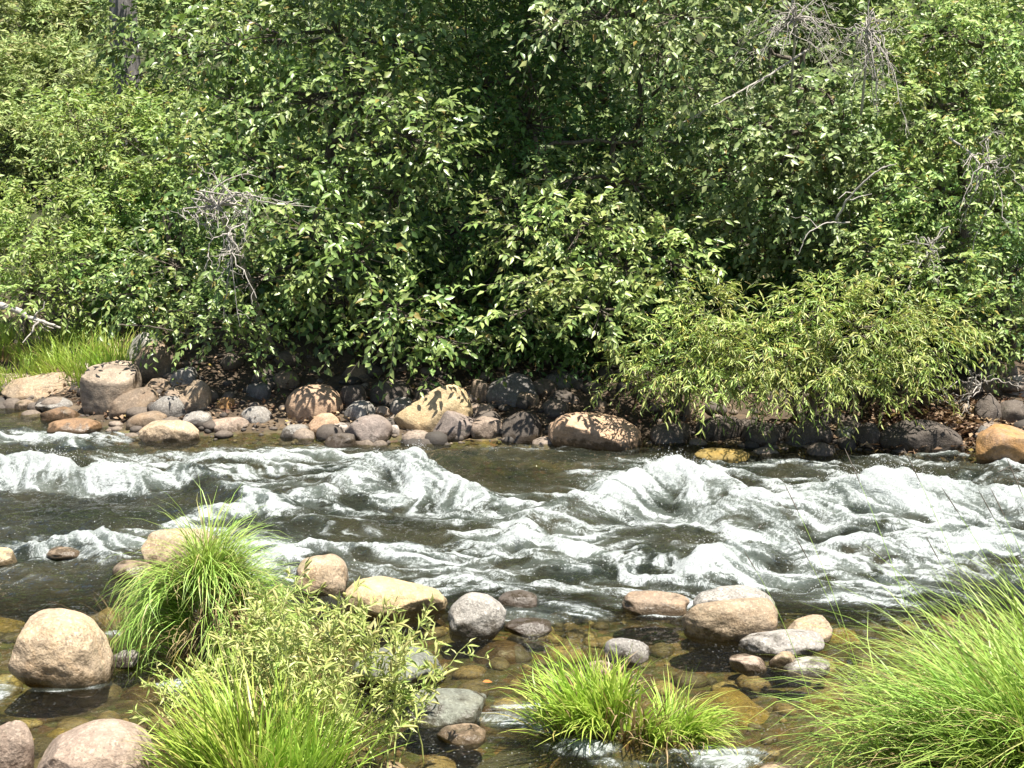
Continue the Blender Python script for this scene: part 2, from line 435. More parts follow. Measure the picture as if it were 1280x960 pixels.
def river(X, Y):
    z = np.zeros_like(X); foam = np.zeros_like(X)
    wx = X + 0.22 * fbm(X * 0.9, Y * 0.9, seed=40, octv=3); wy = Y + 0.22 * fbm(X * 0.9, Y * 0.9, seed=47, octv=3)
    rough_n = fbm(X * 5, Y * 5, seed=60, octv=3)
    for pts, wb, wf, st, reach in CRESTS:
        poly = [on_plane(px, py, h)[:2] for px, py, h in pts]
        x0, x1 = min(p[0] for p in poly) - 1.6, max(p[0] for p in poly) + 1.6
        y0, y1 = min(p[1] for p in poly) - 1.6, max(p[1] for p in poly) + 1.6
        m = (X > x0) & (X < x1) & (Y > y0) & (Y < y1)
        if not m.any(): continue
        xx, yy = X[m] + 0.05 * rough_n[m], Y[m] + 0.07 * rough_n[m]
        d, s, h = seg_dist(xx, yy, poly, [p[2] for p in pts])
        w = np.where(s > 0, wb, wf)
        prof = np.exp(-(d / w) ** 2 * 1.6)
        z[m] = np.maximum(z[m], .9 * h * prof) + 0.2 * np.minimum(z[m], h * prof)
        fr = np.where(s > 0, wb * 0.6, np.maximum(reach * .8, 0.06))
        hm = np.clip(h / max(p[2] for p in pts), 0, 1)
        foam[m] = np.maximum(foam[m], 1.12 * st * np.exp(-(d / fr) ** 2) * (0.35 + 0.65 * hm))
    # the current: across the picture, pouring down the wave faces, curling behind them
    hs = z + 0.05 * fbm(wx * 0.9, wy * 0.9, seed=70, octv=2)
    ddy, ddx = np.gradient(hs); dX = np.gradient(X, axis=1); dY = np.gradient(Y, axis=0)
    gx_, gy_ = ddx / dX, ddy / dY
    c1 = fbm(X * 1.1, Y * 1.1, seed=50, octv=3); cy_, cx_ = np.gradient(c1); cx_ /= dX; cy_ /= dY
    vx = 0.8 - 1.5 * gx_ + 0.42 * cy_; vy = -0.22 - 1.5 * gy_ - 0.42 * cx_
    vx, vy = vx / 0.0165, vy / 0.020; vl = np.hypot(vx, vy) + 1e-6; vx, vy = vx / vl, vy / vl
    rs = np.random.default_rng(9)
    ix, iy = np.meshgrid(np.arange(X.shape[1]), np.arange(X.shape[0]))
    lf = np.clip(lic(rs.random(X.shape), vx, vy, 11), -2.5, 2.5)
    lm = np.clip(lic(vnoise(ix / 2.6, iy / 2.6, seed=13), vx, vy, 20), -2.5, 2.5)
    lc = np.clip(lic(vnoise(ix / 8.0, iy / 7.0, seed=14), vx, vy, 34), -2.5, 2.5)
    RV['streak'] = np.clip(0.5 + 0.13 * lf + 0.17 * lm, 0, 1)
    for px, py, rx, ry, st in PATCHES:
        c = on_plane(px, py); a = on_plane(px + rx, py)[0] - c[0]; b = (on_plane(px, py - ry)[1] - on_plane(px, py + ry)[1]) / 2
        q = ((wx - c[0]) / a) ** 2 + ((wy - c[1]) / b) ** 2
        foam = np.maximum(foam, 0.72 * st * np.exp(-q ** 1.1))
    calm = np.zeros_like(X)
    for px, py, rx, ry in CALM:
        c = on_plane(px, py); a = on_plane(px + rx, py)[0] - c[0]; b = (on_plane(px, py - ry)[1] - on_plane(px, py + ry)[1]) / 2
        calm = np.maximum(calm, np.exp(-(((X - c[0]) / a) ** 2 + ((Y - c[1]) / b) ** 2)))
    d_bank = np.interp(X, BX, BY) - Y
    fast = sstep(8.3, 9.6, Y) * sstep(0.15, 0.9, d_bank)
    act = np.clip(0.36 + 0.64 * fast, 0, 1) * (1 - 0.6 * calm)
    # chop: swell, ridged riffles across the flow, fine ripple
    z += act * (0.060 * fbm(wx * 0.9, wy * 0.9, seed=70, octv=2)
                + 0.055 * (0.45 - np.abs(fbm(wx * 1.9 + 0.6 * wy, wy * 2.4, seed=75, octv=3)) * 1.6)
                + 0.022 * (0.4 - np.abs(fbm(wx * 6, wy * 8, seed=78, octv=2)) * 1.5)
                + 0.009 * fbm(wx * 17, wy * 21, seed=81, octv=2))
    z += (1 - act) * 0.004 * fbm(wx * 8, wy * 12, seed=84, octv=3)
    # churned, ragged white water
    f = np.clip(foam, 0, 1)
    z += sstep(0.3, 0.9, f) * (0.030 * fbm(X * 5, Y * 5, seed=90, octv=2) + 0.010 * fbm(X * 19, Y * 17, seed=93, octv=2) + 0.005 * lf) * (0.35 + 0.65 * fast)
    # streaks drawn out along the flow, broken up at every scale
    st1 = fbm(wx * 1.6, wy * 3.4, seed=101, octv=5, gain=0.62)
    st2 = fbm(X * 6.5, Y * 9, seed=107, octv=4, gain=0.65)
    foam = foam * (1 - .45 * calm) + fast * (1 - .9 * calm) * (0.07 + 0.17 * sstep(-0.25, 0.45, st1))
    foam = 0.95 * foam + (0.30 * st1 + 0.17 * lc + 0.07 * lm) * sstep(0.02, 0.45, foam)
    z += act * (0.006 * lm + 0.010 * lc)
    return z, np.clip(foam, 0, 1.4), fast * (1 - 0.55 * calm), act

N = NT("river_water")
g = N.n('NewGeometry'); P = g.outputs['Position']
fo = N.n('Attribute', attribute_name='foam').outputs['Fac']; mk = N.n('Attribute', attribute_name='murk').outputs['Fac']
ch = N.n('Attribute', attribute_name='chop').outputs['Fac']
pf = N.scalev(P, (0.75, 1.0, 1.0))
b1 = N.noise(pf, 13, 4, 0.6, 0.6); b2 = N.noise(pf, 42, 3, 0.6, 0.4); fine = N.noise(pf, 110, 3, 0.7); mid = N.noise(pf, 48, 4, 0.75, 0.8)
h = N.math('ADD', N.math('MULTIPLY', b1, N.mapr(ch, 0, 1, 0.5, 1.0)), N.math('MULTIPLY', b2, N.mapr(ch, 0, 1, 0.25, 0.45)))
nb = N.bump(h, 1.0, 0.055)
fr = N.n('Fresnel'); fr.inputs['IOR'].default_value = 1.333; N.l(nb, fr.inputs['Normal'])
gl = N.n('BsdfGlossy'); gl.inputs['Roughness'].default_value = 0.035; N.l(nb, gl.inputs['Normal'])
tp = N.n('BsdfTransparent'); tp.inputs[0].default_value = (0.86, 0.86, 0.68, 1)
deep = N.bsdf(N.ramp(N.noise(P, 1.3, 3), [(0.35, (0.018, 0.023, 0.017)), (0.65, (0.044, 0.042, 0.025))]), 0.5, 0.0, nb)
body = N.mixs(N.mapr(mk, 0, 1, .08, .85), tp.outputs[0], deep)
water = N.mixs(fr.outputs[0], body, gl.outputs[0])
wv = N.n('VectorMath', operation='MULTIPLY_ADD')
wnz = N.n('TexNoise'); N.l(P, wnz.inputs['Vector']); wnz.inputs['Scale'].default_value = 2.6; wnz.inputs['Detail'].default_value = 3
N.l(wnz.outputs['Color'], wv.inputs[0]); wv.inputs[1].default_value = (0.45, 0.55, 0.3); N.l(P, wv.inputs[2])
def ridged(sc, det, stretch):
    nd = N.n('TexNoise', noise_type='RIDGED_MULTIFRACTAL', normalize=True); N.l(N.scalev(wv.outputs[0], stretch), nd.inputs['Vector'])
    nd.inputs['Scale'].default_value = sc; nd.inputs['Detail'].default_value = det; nd.inputs['Roughness'].default_value = .6
    nd.inputs['Lacunarity'].default_value = 2.1; nd.inputs['Offset'].default_value = .9; nd.inputs['Gain'].default_value = 1.6
    return nd.outputs['Fac']
r1 = ridged(7, 5, (.45, .6, 1)); r2 = ridged(26, 4, (.7, .5, 1.2))
pm = N.scalev(wv.outputs[0], (.9, .5, 1.2))
m1 = N.mapr(N.noise(pm, 16, 5, .7, .6), .36, .64); m2 = N.mapr(N.noise(pm, 42, 4, .75), .36, .64); m3 = N.mapr(N.noise(pm, 100, 2, .7), .34, .66)
sk = N.n('Attribute', attribute_name='streak').outputs['Fac']
strand = N.math('ADD', N.math('MULTIPLY', N.mapr(sk, .12, .88), .44), N.math('ADD', N.math('MULTIPLY', m1, .14), N.math('ADD', N.math('MULTIPLY', m2, .24), N.math('MULTIPLY', m3, .18))))
gate = N.mapr(fo, .0, .35, 0, 1.0)
e = N.math('ADD', N.math('MULTIPLY', fo, .72), N.math('MULTIPLY', N.math('SUBTRACT', N.math('ADD', N.math('MULTIPLY', strand, .8), N.math('MULTIPLY', N.mapr(r1, .15, .75), .2)), .48), N.math('MULTIPLY', gate, 1.5)))
wash = N.math('ADD', fo, N.math('MULTIPLY', N.math('SUBTRACT', N.mapr(r1, .15, .75), .5), N.math('MULTIPLY', gate, .5)))
op = N.math('MAXIMUM', N.mapr(e, .16, .80, 0, .97), N.mapr(wash, .05, 1.1, 0, .6))
# white dots painted as sun glints, with some bubbles, over the fast water
vf = N.n('TexVoronoi'); N.l(N.scalev(P, (.8, 1, 1)), vf.inputs['Vector']); vf.inputs['Scale'].default_value = 72
sc_ = N.n('SeparateColor'); N.l(vf.outputs['Color'], sc_.inputs[0])
glint_fleck = N.math('MULTIPLY', N.mapr(vf.outputs['Distance'], .18, .34, 1, 0), N.mapr(N.math('ADD', sc_.outputs[0], N.math('MULTIPLY', N.noise(P, 3.5, 3), .5)), 1.13, 1.19))
glint_fleck = N.math('MULTIPLY', glint_fleck, N.math('MULTIPLY', N.mapr(ch, .1, .5, .25, 1), N.mapr(fo, .05, .4, .45, 1)))
froth_h = N.math('ADD', N.math('MULTIPLY', strand, .8), N.math('MULTIPLY', fine, .4))
fb_ = N.bump(froth_h, .8, .03)
frothc = N.mix(N.math('ADD', N.math('MULTIPLY', N.mapr(e, .2, 1.0), .5), N.math('MULTIPLY', N.mapr(strand, .25, .8), .5)), (.125, .155, .135), (.455, .485, .485))
froth = N.bsdf(frothc, .35, .45, fb_)
s1 = N.mixs(op, water, froth)
M_WATER = N.done(N.mixs(N.math('MULTIPLY', glint_fleck, .6), s1, N.bsdf((.72, .74, .74), .3, .5)))

xs = axis(-5.0, 5.0, 0.0165, -300, 300, 1.3); ys = axis(5.9, 14.8, 0.020, 2.0, 18.6, 1.3)
RV = {}
def river_z(X, Y):
    z, f, m, a = river(X, Y)
    k = sstep(8.0, 5.6, np.abs(X)); RV['foam'] = f * k + 0.35 * (1 - k); RV['murk'] = m; RV['chop'] = a
    RV['grid'] = (X, Y, z)
    return z
me, X, Y, Z = grid_mesh("river", xs, ys, river_z, M_WATER)
for k in ('foam', 'murk', 'chop', 'streak'):
    at = me.attributes.new(k, 'FLOAT', 'POINT'); at.data.foreach_set('value', RV[k].astype(np.float32).ravel())
tag(link("river", me), kind="structure")

# drops thrown up along the breaking crests
rng = np.random.default_rng(12)
fx = RV['foam']; gy, gx = np.gradient(Z)
wgt = (np.clip(fx - 0.75, 0, 1) * (np.clip(Z - 0.07, 0, 1) ** 1.3) * (np.abs(X) < 5.2) * (Y < 15) * (Y > 6)).ravel()
pick = np.repeat(rng.choice(wgt.size, 260, p=wgt / wgt.sum()), rng.integers(2, 20, 260))
octv = np.array([[1, 0, 0], [-1, 0, 0], [0, 1, 0], [0, -1, 0], [0, 0, 1], [0, 0, -1]], float)
octf = np.array([[0, 2, 4], [2, 1, 4], [1, 3, 4], [3, 0, 4], [2, 0, 5], [1, 2, 5], [3, 1, 5], [0, 3, 5]])
c = np.stack([X.ravel()[pick], Y.ravel()[pick], Z.ravel()[pick]], -1)
c += rng.normal(0, 1, c.shape) * [0.045, 0.06, 0.0]
c[:, 2] += rng.exponential(0.024, len(c)).clip(0, 0.13) + 0.004
r = rng.uniform(0.0009, 0.0034, len(c)) * np.where(rng.random(len(c)) < 0.06, 1.7, 1)
v = c[:, None] + octv[None] * r[:, None, None] * rng.uniform(0.6, 1.4, (len(c), 1, 3))
f = (octf[None] + (np.arange(len(c)) * 6)[:, None, None]).reshape(-1, 3)
N = NT("spray_drops"); M_SPRAY = N.done(N.bsdf((0.88, 0.9, 0.9), 0.3, 0.5))
tag(link("water_spray", mesh_arrays("water_spray", v.reshape(-1, 3), f, M_SPRAY, True)), "fine white spray drops thrown up above the breaking rapids", "spray", kind="stuff")

# ------------------------------------------------------------------ rocks
RM = {
    'tan':    rock_material("tan_granite", (0.50, 0.38, 0.25), (0.40, 0.31, 0.22), (0.46, 0.27, 0.12), 0.6, 0.45),
    'peach':  rock_material("peach_granite", (0.58, 0.39, 0.25), (0.48, 0.33, 0.22), (0.52, 0.28, 0.12), 0.35, 0.4),
    'yellow': rock_material("yellow_granite", (0.60, 0.46, 0.26), (0.48, 0.36, 0.21), (0.50, 0.28, 0.10), 0.35, 0.35),
    'grey':   rock_material("grey_granite", (0.36, 0.335, 0.30), (0.28, 0.26, 0.235), (0.33, 0.26, 0.19), 0.7, 0.3),
    'light': rock_material("light_grey_granite", (0.50, 0.465, 0.41), (0.40, 0.37, 0.33), (0.42, 0.34, 0.25), 0.7, 0.3),
    'brown':  rock_material("brown_stone", (0.34, 0.25, 0.165), (0.25, 0.19, 0.14), (0.36, 0.21, 0.10), 0.35, 0.4),
    'pink':   rock_material("pinkish_granite", (0.46, 0.35, 0.265), (0.36, 0.28, 0.22), (0.36, 0.21, 0.13), 0.5, 0.4),
    'purple': rock_material("purple_grey_stone", (0.31, 0.25, 0.215), (0.23, 0.19, 0.165), (0.27, 0.18, 0.14), 0.3, 0.3),
    'dark':   rock_material("dark_and_shaded_stone", (0.135, 0.108, 0.085), (0.095, 0.078, 0.066), (0.13, 0.10, 0.075), 0.4, 0.3),  # dark base for wet stones; on the others shade put into the colour
    'blue':   rock_material("shaded_blue_grey_stone", (0.19, 0.175, 0.16), (0.145, 0.135, 0.125), (0.17, 0.15, 0.12), 0.4, 0.3),  # darker base stands in for the shade these stones lie in
    'rust':   rock_material("rusty_wet_stone", (0.30, 0.18, 0.095), (0.20, 0.13, 0.08), (0.36, 0.19, 0.07), 0.3, 0.5, wet_top=0.07),
    'veined': rock_material("veined_tan_granite", (0.45, 0.36, 0.27), (0.38, 0.30, 0.22), (0.46, 0.30, 0.17), 0.4, 0.3, veins=0.55),
    'green':  rock_material("greenish_grey_stone", (0.25, 0.265, 0.215), (0.20, 0.205, 0.165), (0.24, 0.21, 0.13), 0.5, 0.3),
    'algae':  rock_material("algae_covered_stone", (0.36, 0.25, 0.06), (0.22, 0.165, 0.055), (0.40, 0.23, 0.04), 0.2, 0.4, wet_top=-9),
    'pale':   rock_material("pale_stone", (0.55, 0.48, 0.42), (0.46, 0.39, 0.33), (0.48, 0.34, 0.24), 0.4, 0.3),
    'orange': rock_material("orange_granite", (0.48, 0.26, 0.09), (0.36, 0.25, 0.17), (0.52, 0.22, 0.05), 0.35, 0.6),
}
_ico = {}
def ico(sub):
    if sub not in _ico:
        import bmesh
        bm = bmesh.new(); bmesh.ops.create_icosphere(bm, subdivisions=sub, radius=1.0)
        _ico[sub] = (np.array([v.co[:] for v in bm.verts]), np.array([[v.index for v in f.verts] for f in bm.faces], np.int32)); bm.free()
    return _ico[sub]

def rock_shape(seed, sub=4, p=2.5, lump=0.16, cuts=3, roll=0.0, ratio=0.62, taper=0.0):
    rg = np.random.default_rng(seed)
    D, F = ico(sub)
    r = (np.abs(D) ** p).sum(1) ** (-1 / p)
    V = D * r[:, None]
    o = rg.uniform(-50, 50, 3)
    V = V * (1 + lump * fbm(D[:, 0] * 1.3 + o[0], D[:, 1] * 1.3 + o[1], D[:, 2] * 1.3 + o[2], seed=seed, octv=2))[:, None]
    for k in range(cuts):                                 # broad worn facets
        n = nrm(rg.normal(0, 1, 3) + [0, -0.3, 0.15]); lim = rg.uniform(0.62, 0.86)
        d = V @ n; ex = np.maximum(d - lim, 0); V = V - n * (ex * 0.82)[:, None]
    V = V * (1 + 0.035 * fbm(D[:, 0] * 4 + o[1], D[:, 1] * 4 + o[2], D[:, 2] * 4, seed=seed + 3, octv=3))[:, None]
    V[:, 0] *= 1 - taper * V[:, 2]
    V = V * [1, 0.85, ratio]
    c, s = math.cos(math.radians(roll)), math.sin(math.radians(roll))
    V = np.stack([V[:, 0] * c + V[:, 2] * s, V[:, 1], -V[:, 0] * s + V[:, 2] * c], -1)
    return (V - (V.max(0) + V.min(0)) / 2) / ((V.max(0) - V.min(0)) / 2), F

ROCKN = [100]
ROCKS = []
def rock(box, mat, label, name="boulder", cat=None, p=2.5, lump=0.16, cuts=3, roll=0.0, dr=0.85, bury=0.3, taper=0.0, sub=4, group=None, under=None, seed=None):
    """a stone whose part above the ground or water fills the picture box x0,y0,x1,y1; under = depth of a drowned one's foot"""
    ROCKN[0] += 1
    seed = seed or ROCKN[0]
    x0, y0, x1, y1 = box
    sink = 0.25
    if y0 > 640 and under is None: bury, sink = 0.16, 0.12          # near stones sit shallow in clear water
    fn = surf if under is None else terrain
    w_px, h_px = x1 - x0, y1 - y0
    U, F = rock_shape(seed, sub, p, lump, cuts, roll, min(1.0, h_px / w_px), taper)
    G = hit((x0 + x1) / 2, y1, fn)
    sc = FPX / project(G)[1]
    a = w_px / sc / 2; b = a * dr; c = h_px / sc / (2 * (1 - bury))
    b = min(b, max(a, c) * 1.1)
    C = np.array([G[0], G[1] + b * 0.8, G[2] + c * (1 - 2 * bury)])
    for it in range(9):
        V = U * [a, b, c] + C
        vis = V[:, 2] > fn(V[:, 0], V[:, 1]) - 0.004
        if vis.sum() < 8:
            C[2] += c * 0.2; continue
        q, fw = project(V[vis])
        ex0, ex1, ey0, ey1 = q[:, 0].min(), q[:, 0].max(), q[:, 1].min(), q[:, 1].max()
        a *= np.clip(w_px / (ex1 - ex0), 0.7, 1.4); b = min(a * dr, b * 1.1, max(a, c) * 1.2)
        C[0] += ((x0 + x1) - (ex0 + ex1)) / 2 / sc
        dpy = abs(project(np.array([0, C[1] + .1, C[2]]))[0][1] - project(np.array([0, C[1] - .1, C[2]]))[0][1]) * 5
        C[1] += np.clip((ey1 - y1) / max(dpy, 20) * 0.7, -0.25, 0.25)
        dc = np.clip((ey0 - y0) / sc, -0.12, 0.12)
        C[2] += dc * 0.6; c = max(0.02, c + dc * 0.3)
        keep = C[2] - c - fn(C[0], C[1])
        if keep > -sink * c: C[2] -= keep + sink * c; c += (keep + sink * c) / 2
    V = U * [a, b, c]
    me = mesh_arrays(name, V, F, RM[mat], True)
    o = link(name, me, loc=C)
    tag(o, label, cat or name, group)
    ROCKS.append((C.copy(), max(a, b)))
    return o
# ------------------------------------------------------------------ stones along the far bank
FB = "boulders on the far bank"
R = rock
R((100, 450, 178, 519), 'veined', "big squat tan boulder with wavy markings and a dark foot, left end of the bank", p=3.0, lump=.12, cuts=3, taper=-.14, sub=5, seed=3, group=FB)
R((3, 464, 107, 505), 'tan', "long low sloping tan boulder left of the big squat wavy boulder", p=2.6, roll=-7, cuts=4, dr=.6, sub=5, group=FB)
R((-40, 468, 46, 492), 'pink', "flat pinkish stone at the left edge behind the long sloping boulder", p=2.6, dr=.7, group=FB)
R((45, 496, 92, 514), 'grey', "low grey stone in the water under the long sloping boulder", "stone", dr=.8, group=FB)
R((18, 499, 46, 513), 'brown', "small brown stone at the water under the left tip of the long sloping boulder", "stone", group=FB)
R((92, 453, 114, 470), 'pale', "small whitish stone wedged behind the left shoulder of the big squat boulder", "stone", sub=3, group=FB)
R((154, 416, 203, 456), 'grey', "angular grey boulder streaked with twig shadows, back left of its dark twin", p=2.2, cuts=9, lump=.2, seed=21, group=FB)
R((166, 425, 230, 478), 'brown', "angular dark boulder with a pointed top behind the stone pile", p=2.1, cuts=10, lump=.22, seed=22, group=FB)
R((178, 473, 214, 496), 'brown', "brown stone tucked under the angular dark boulder", "stone", group=FB)
R((210, 459, 246, 484), 'grey', "grey stone at the top right of the left stone pile", "stone", roll=-15, group=FB)
R((231, 472, 268, 508), 'tan', "tan upright stone dappled with leaf shade at the right end of the left pile", p=2.4, cuts=5, seed=37, group=FB)
R((204, 483, 256, 516), 'brown', "drab rounded stone leaning behind the smooth grey egg shaped stone", "stone", roll=22, group=FB)
R((186, 493, 234, 525), 'grey', "smooth grey egg shaped stone in the middle of the left pile", "stone", p=2.2, cuts=1, lump=.07, group=FB)
R((134, 484, 200, 525), 'brown', "brown grey boulder tilted against the right foot of the big squat boulder", p=2.4, roll=-20, cuts=2, seed=41, group=FB)
R((159, 512, 213, 536), 'brown', "low brown stone below the tilted brown grey boulder", "stone", roll=-8, group=FB)
R((173, 525, 251, 553), 'tan', "long flat tan brown boulder lapped by white water at its right end", p=2.4, roll=4, dr=.6, sub=5, group=FB)
R((58, 522, 128, 543), 'rust', "wet red brown hump with a hollow, alone in the rapids at left", p=2.3, dr=.6, sub=5, group=FB)
R((50, 508, 100, 527), 'rust', "dark rusty stone awash under the big squat boulder", "stone", dr=.7, group=FB)
R((230, 512, 266, 534), 'grey', "blocky grey stone at the waterline right of the long flat boulder", "stone", p=3.4, group=FB)
R((262, 521, 312, 542), 'pink', "flat pinkish stone at the waterline beside the oval grey stone", "stone", dr=.7, group=FB)
R((294, 512, 336, 536), 'grey', "oval grey stone marked with leaf shade left of the peach boulder", "stone", p=2.2, cuts=1, lump=.08, group=FB)
R((271, 496, 296, 512), 'orange', "small orange stone lying in the dark litter above the oval grey stone", "stone", cuts=6, sub=3, group=FB)
R((340, 463, 376, 486), 'brown', "dull brown stone in the shade up behind the peach boulder", "stone", group=FB)
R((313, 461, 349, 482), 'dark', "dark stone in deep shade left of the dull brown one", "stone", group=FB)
R((309, 478, 341, 498), 'blue', "bluish shaded stone left of the peach boulder", "stone", group=FB)
R((352, 484, 427, 536), 'peach', "large smooth peach boulder with a dark left flank", p=2.5, cuts=2, lump=.1, sub=5, seed=51, group=FB)
R((385, 516, 425, 546), 'peach', "small round orange tan stone in front of the peach boulder", "stone", p=2.2, cuts=1, roll=-18, group=FB)
R((350, 530, 387, 548), 'grey', "wet grey cobble at the foot of the peach boulder", "stone", group=FB)
R((406, 541, 446, 558), 'dark', "dark wet stone in the shallows below the purple grey wedge", "stone", group=FB)
R((404, 527, 436, 547), 'pale', "low gravelly pale stone right of the small round orange one", "stone", cuts=6, group=FB)
R((428, 502, 469, 532), 'grey', "oval stone half pale half dark above the purple grey wedge", "stone", roll=-10, group=FB)
R((430, 518, 491, 555), 'purple', "purple grey angular wedge stone at the waterline", p=2.1, cuts=6, roll=-12, seed=62, group=FB)
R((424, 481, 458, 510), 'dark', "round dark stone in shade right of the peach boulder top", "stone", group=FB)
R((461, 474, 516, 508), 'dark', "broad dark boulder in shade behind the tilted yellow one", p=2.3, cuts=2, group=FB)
R((428, 458, 460, 484), 'brown', "shaded stone with a speckled sunlit top, highest above the round dark stone", "stone", group=FB)
R((486, 496, 520, 520), 'grey', "mottled grey stone at the left end of the tilted yellow boulder", "stone", group=FB)
R((468, 507, 488, 521), 'pink', "small pinkish stone left of the mottled grey stone", "stone", sub=3, group=FB)
R((485, 532, 499, 547), 'pale', "tiny pinkish white stone between purple wedge and yellow boulder", "stone", sub=3, group=FB)
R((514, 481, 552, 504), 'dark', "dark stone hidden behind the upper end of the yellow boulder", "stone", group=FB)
R((490, 481, 591, 544), 'yellow', "long sunlit yellow boulder tilted up to the right", p=2.7, roll=-27, cuts=3, lump=.12, sub=5, seed=71, dr=.55, group=FB)
R((536, 509, 597, 551), 'purple', "brown grey angular boulder leaning on the yellow boulder front", p=2.2, roll=-20, cuts=6, seed=73, group=FB)
R((586, 506, 618, 527), 'pink', "small pinkish stone on top of the dappled one right of the angular boulder", "stone", group=FB)
R((586, 520, 630, 549), 'pink', "pinkish stone with dappled shade beside the dark wet boulder", "stone", group=FB)
R((588, 472, 615, 499), 'brown', "small drab stone up behind the right tip of the yellow boulder", "stone", sub=3, group=FB)
R((605, 467, 673, 512), 'blue', "large blue grey boulder in the shade above the dark wet boulder", p=2.4, roll=-16, cuts=3, seed=79, group=FB)
R((641, 488, 675, 513), 'brown', "brown wedge stone lit on one side, right of the blue grey boulder", "stone", roll=-18, cuts=6, group=FB)
R((627, 514, 678, 551), 'dark', "dark wet rounded boulder left of the leaf dappled boulder", p=2.3, cuts=2, group=FB)
R((685, 515, 804, 561), 'peach', "broad domed boulder half in leaf shadow half sunlit at the water edge", p=2.35, roll=5, cuts=3, lump=.09, dr=.6, sub=5, seed=83, group=FB)
R((681, 464, 728, 488), 'blue', "bluish stone in deep shade high above the domed dappled boulder", "stone", group=FB)
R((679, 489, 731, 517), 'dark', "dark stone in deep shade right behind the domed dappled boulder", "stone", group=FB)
R((687, 508, 708, 524), 'pink', "small pinkish stone at the left shoulder of the domed dappled boulder", "stone", sub=3, group=FB)
R((744, 501, 760, 515), 'brown', "small dim stone under the willow leaves above the domed boulder", "stone", sub=3, group=FB)
R((868, 560, 938, 578), 'algae', "golden brown hump awash in the rapids right of the domed boulder", "stone", p=2.3, dr=.7, group=FB)
R((1219, 530, 1296, 584), 'orange', "rust orange and grey boulder at the right edge by the white water", p=2.5, roll=-8, cuts=3, sub=5, seed=91, group=FB)
R((1100, 524, 1206, 568), 'dark', "dark flat slab under the leaf litter at the right bank", p=2.5, roll=5, cuts=4, dr=.6, seed=92, group=FB)
R((1042, 533, 1071, 553), 'green', "small greenish stone in the black shade beneath the willow", "stone", group=FB)
R((1222, 470, 1259, 494), 'brown', "grey brown boulder on the slope at right, second from the top", p=2.6, group=FB)
R((1235, 451, 1272, 474), 'brown', "rounded brown stone highest on the slope at the right edge", "stone", group=FB)
R((1258, 470, 1300, 500), 'pale', "pale grey boulder cut by the right edge of the picture", group=FB)
R((1217, 491, 1259, 532), 'dark', "dark boulder streaked with twig shade above the bluish stone at right", cuts=5, group=FB)
R((1194, 503, 1223, 520), 'tan', "flat pale tan stone among the dry leaves at right", "stone", cuts=5, group=FB)
R((1215, 533, 1243, 552), 'blue', "bluish stone squeezed behind the rust orange boulder", "stone", group=FB)
R((1242, 499, 1284, 532), 'dark', "dark litter covered stone right above the rust orange boulder", "stone", group=FB)
R((-4, 429, 54, 452), 'orange', "orange tan rock lying in the bank grass at the left edge", p=2.6, cuts=7, dr=.6, group=FB)
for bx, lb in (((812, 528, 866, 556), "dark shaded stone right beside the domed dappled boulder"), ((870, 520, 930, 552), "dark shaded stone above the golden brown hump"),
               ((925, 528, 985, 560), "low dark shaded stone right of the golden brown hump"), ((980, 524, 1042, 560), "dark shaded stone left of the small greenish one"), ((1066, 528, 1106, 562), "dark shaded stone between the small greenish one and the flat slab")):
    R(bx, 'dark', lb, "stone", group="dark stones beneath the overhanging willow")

# ------------------------------------------------------------------ stones in the near shallows
FN = "stones in the near shallows"
R((10, 760, 144, 860), 'tan', "large speckled tan granite boulder standing alone in the left shallows", p=2.3, roll=10, cuts=1, lump=.12, sub=6, seed=118, taper=.2, group=FN)
R((-14, 900, 43, 985), 'pink', "rounded pinkish brown boulder in the bottom left corner", p=2.6, cuts=2, sub=5, group=FN)
R((36, 898, 198, 1010), 'pink', "long pinkish granite boulder sloping down to the left at the bottom", p=2.4, roll=-24, cuts=2, lump=.1, sub=6, seed=116, group=FN)
R((58, 947, 160, 1010), 'pale', "pale boulder just showing in front of the long pinkish one", p=2.4, sub=5, group=FN)
R((368, 692, 436, 748), 'tan', "round tan boulder beside the top of the leafy willow weed", p=2.5, cuts=2, sub=5, seed=121, group=FN)
R((430, 720, 560, 776), 'yellow', "long golden boulder with a dark wet right flank", p=2.4, roll=9, cuts=2, lump=.1, sub=5, seed=123, dr=.6, group=FN)
R((560, 740, 633, 798), 'light', "grey speckled granite boulder between golden boulder and dark wet stones", p=2.2, roll=-14, cuts=1, lump=.14, sub=5, seed=127, taper=.12, group=FN)
R((622, 737, 672, 762), 'dark', "dark wet stone just behind the grey speckled boulder", "stone", p=2.4, group=FN)
R((630, 772, 690, 794), 'dark', "flat dark stone awash right of the grey speckled boulder", "stone", p=2.3, dr=.7, group=FN)
R((777, 738, 862, 772), 'brown', "wet brown slab left of the two tone boulder pair", "boulder", p=2.4, roll=4, cuts=3, dr=.6, sub=5, group=FN)
R((866, 731, 969, 790), 'light', "grey boulder behind the broad tan one of the pair", p=2.5, cuts=3, sub=5, seed=131, group=FN)
R((852, 747, 973, 804), 'tan', "broad warm tan granite boulder in front of the grey one", p=2.6, cuts=3, lump=.1, sub=6, seed=133, dr=.55, group=FN)
R((984, 768, 1041, 808), 'tan', "tan wedge shaped boulder behind the flat grey slab", p=2.4, roll=-14, cuts=4, sub=5, group=FN)
R((922, 786, 1031, 824), 'grey', "flat blue grey slab right of the broad tan boulder", p=2.5, roll=-6, cuts=5, dr=.6, sub=5, seed=137, group=FN)
R((911, 817, 959, 841), 'pink', "small pinkish stone at the left foot of the flat slab", "stone", p=2.6, cuts=5, group=FN)
R((961, 814, 996, 838), 'tan', "small round tan stone between pinkish and grey tan ones below the slab", "stone", group=FN)
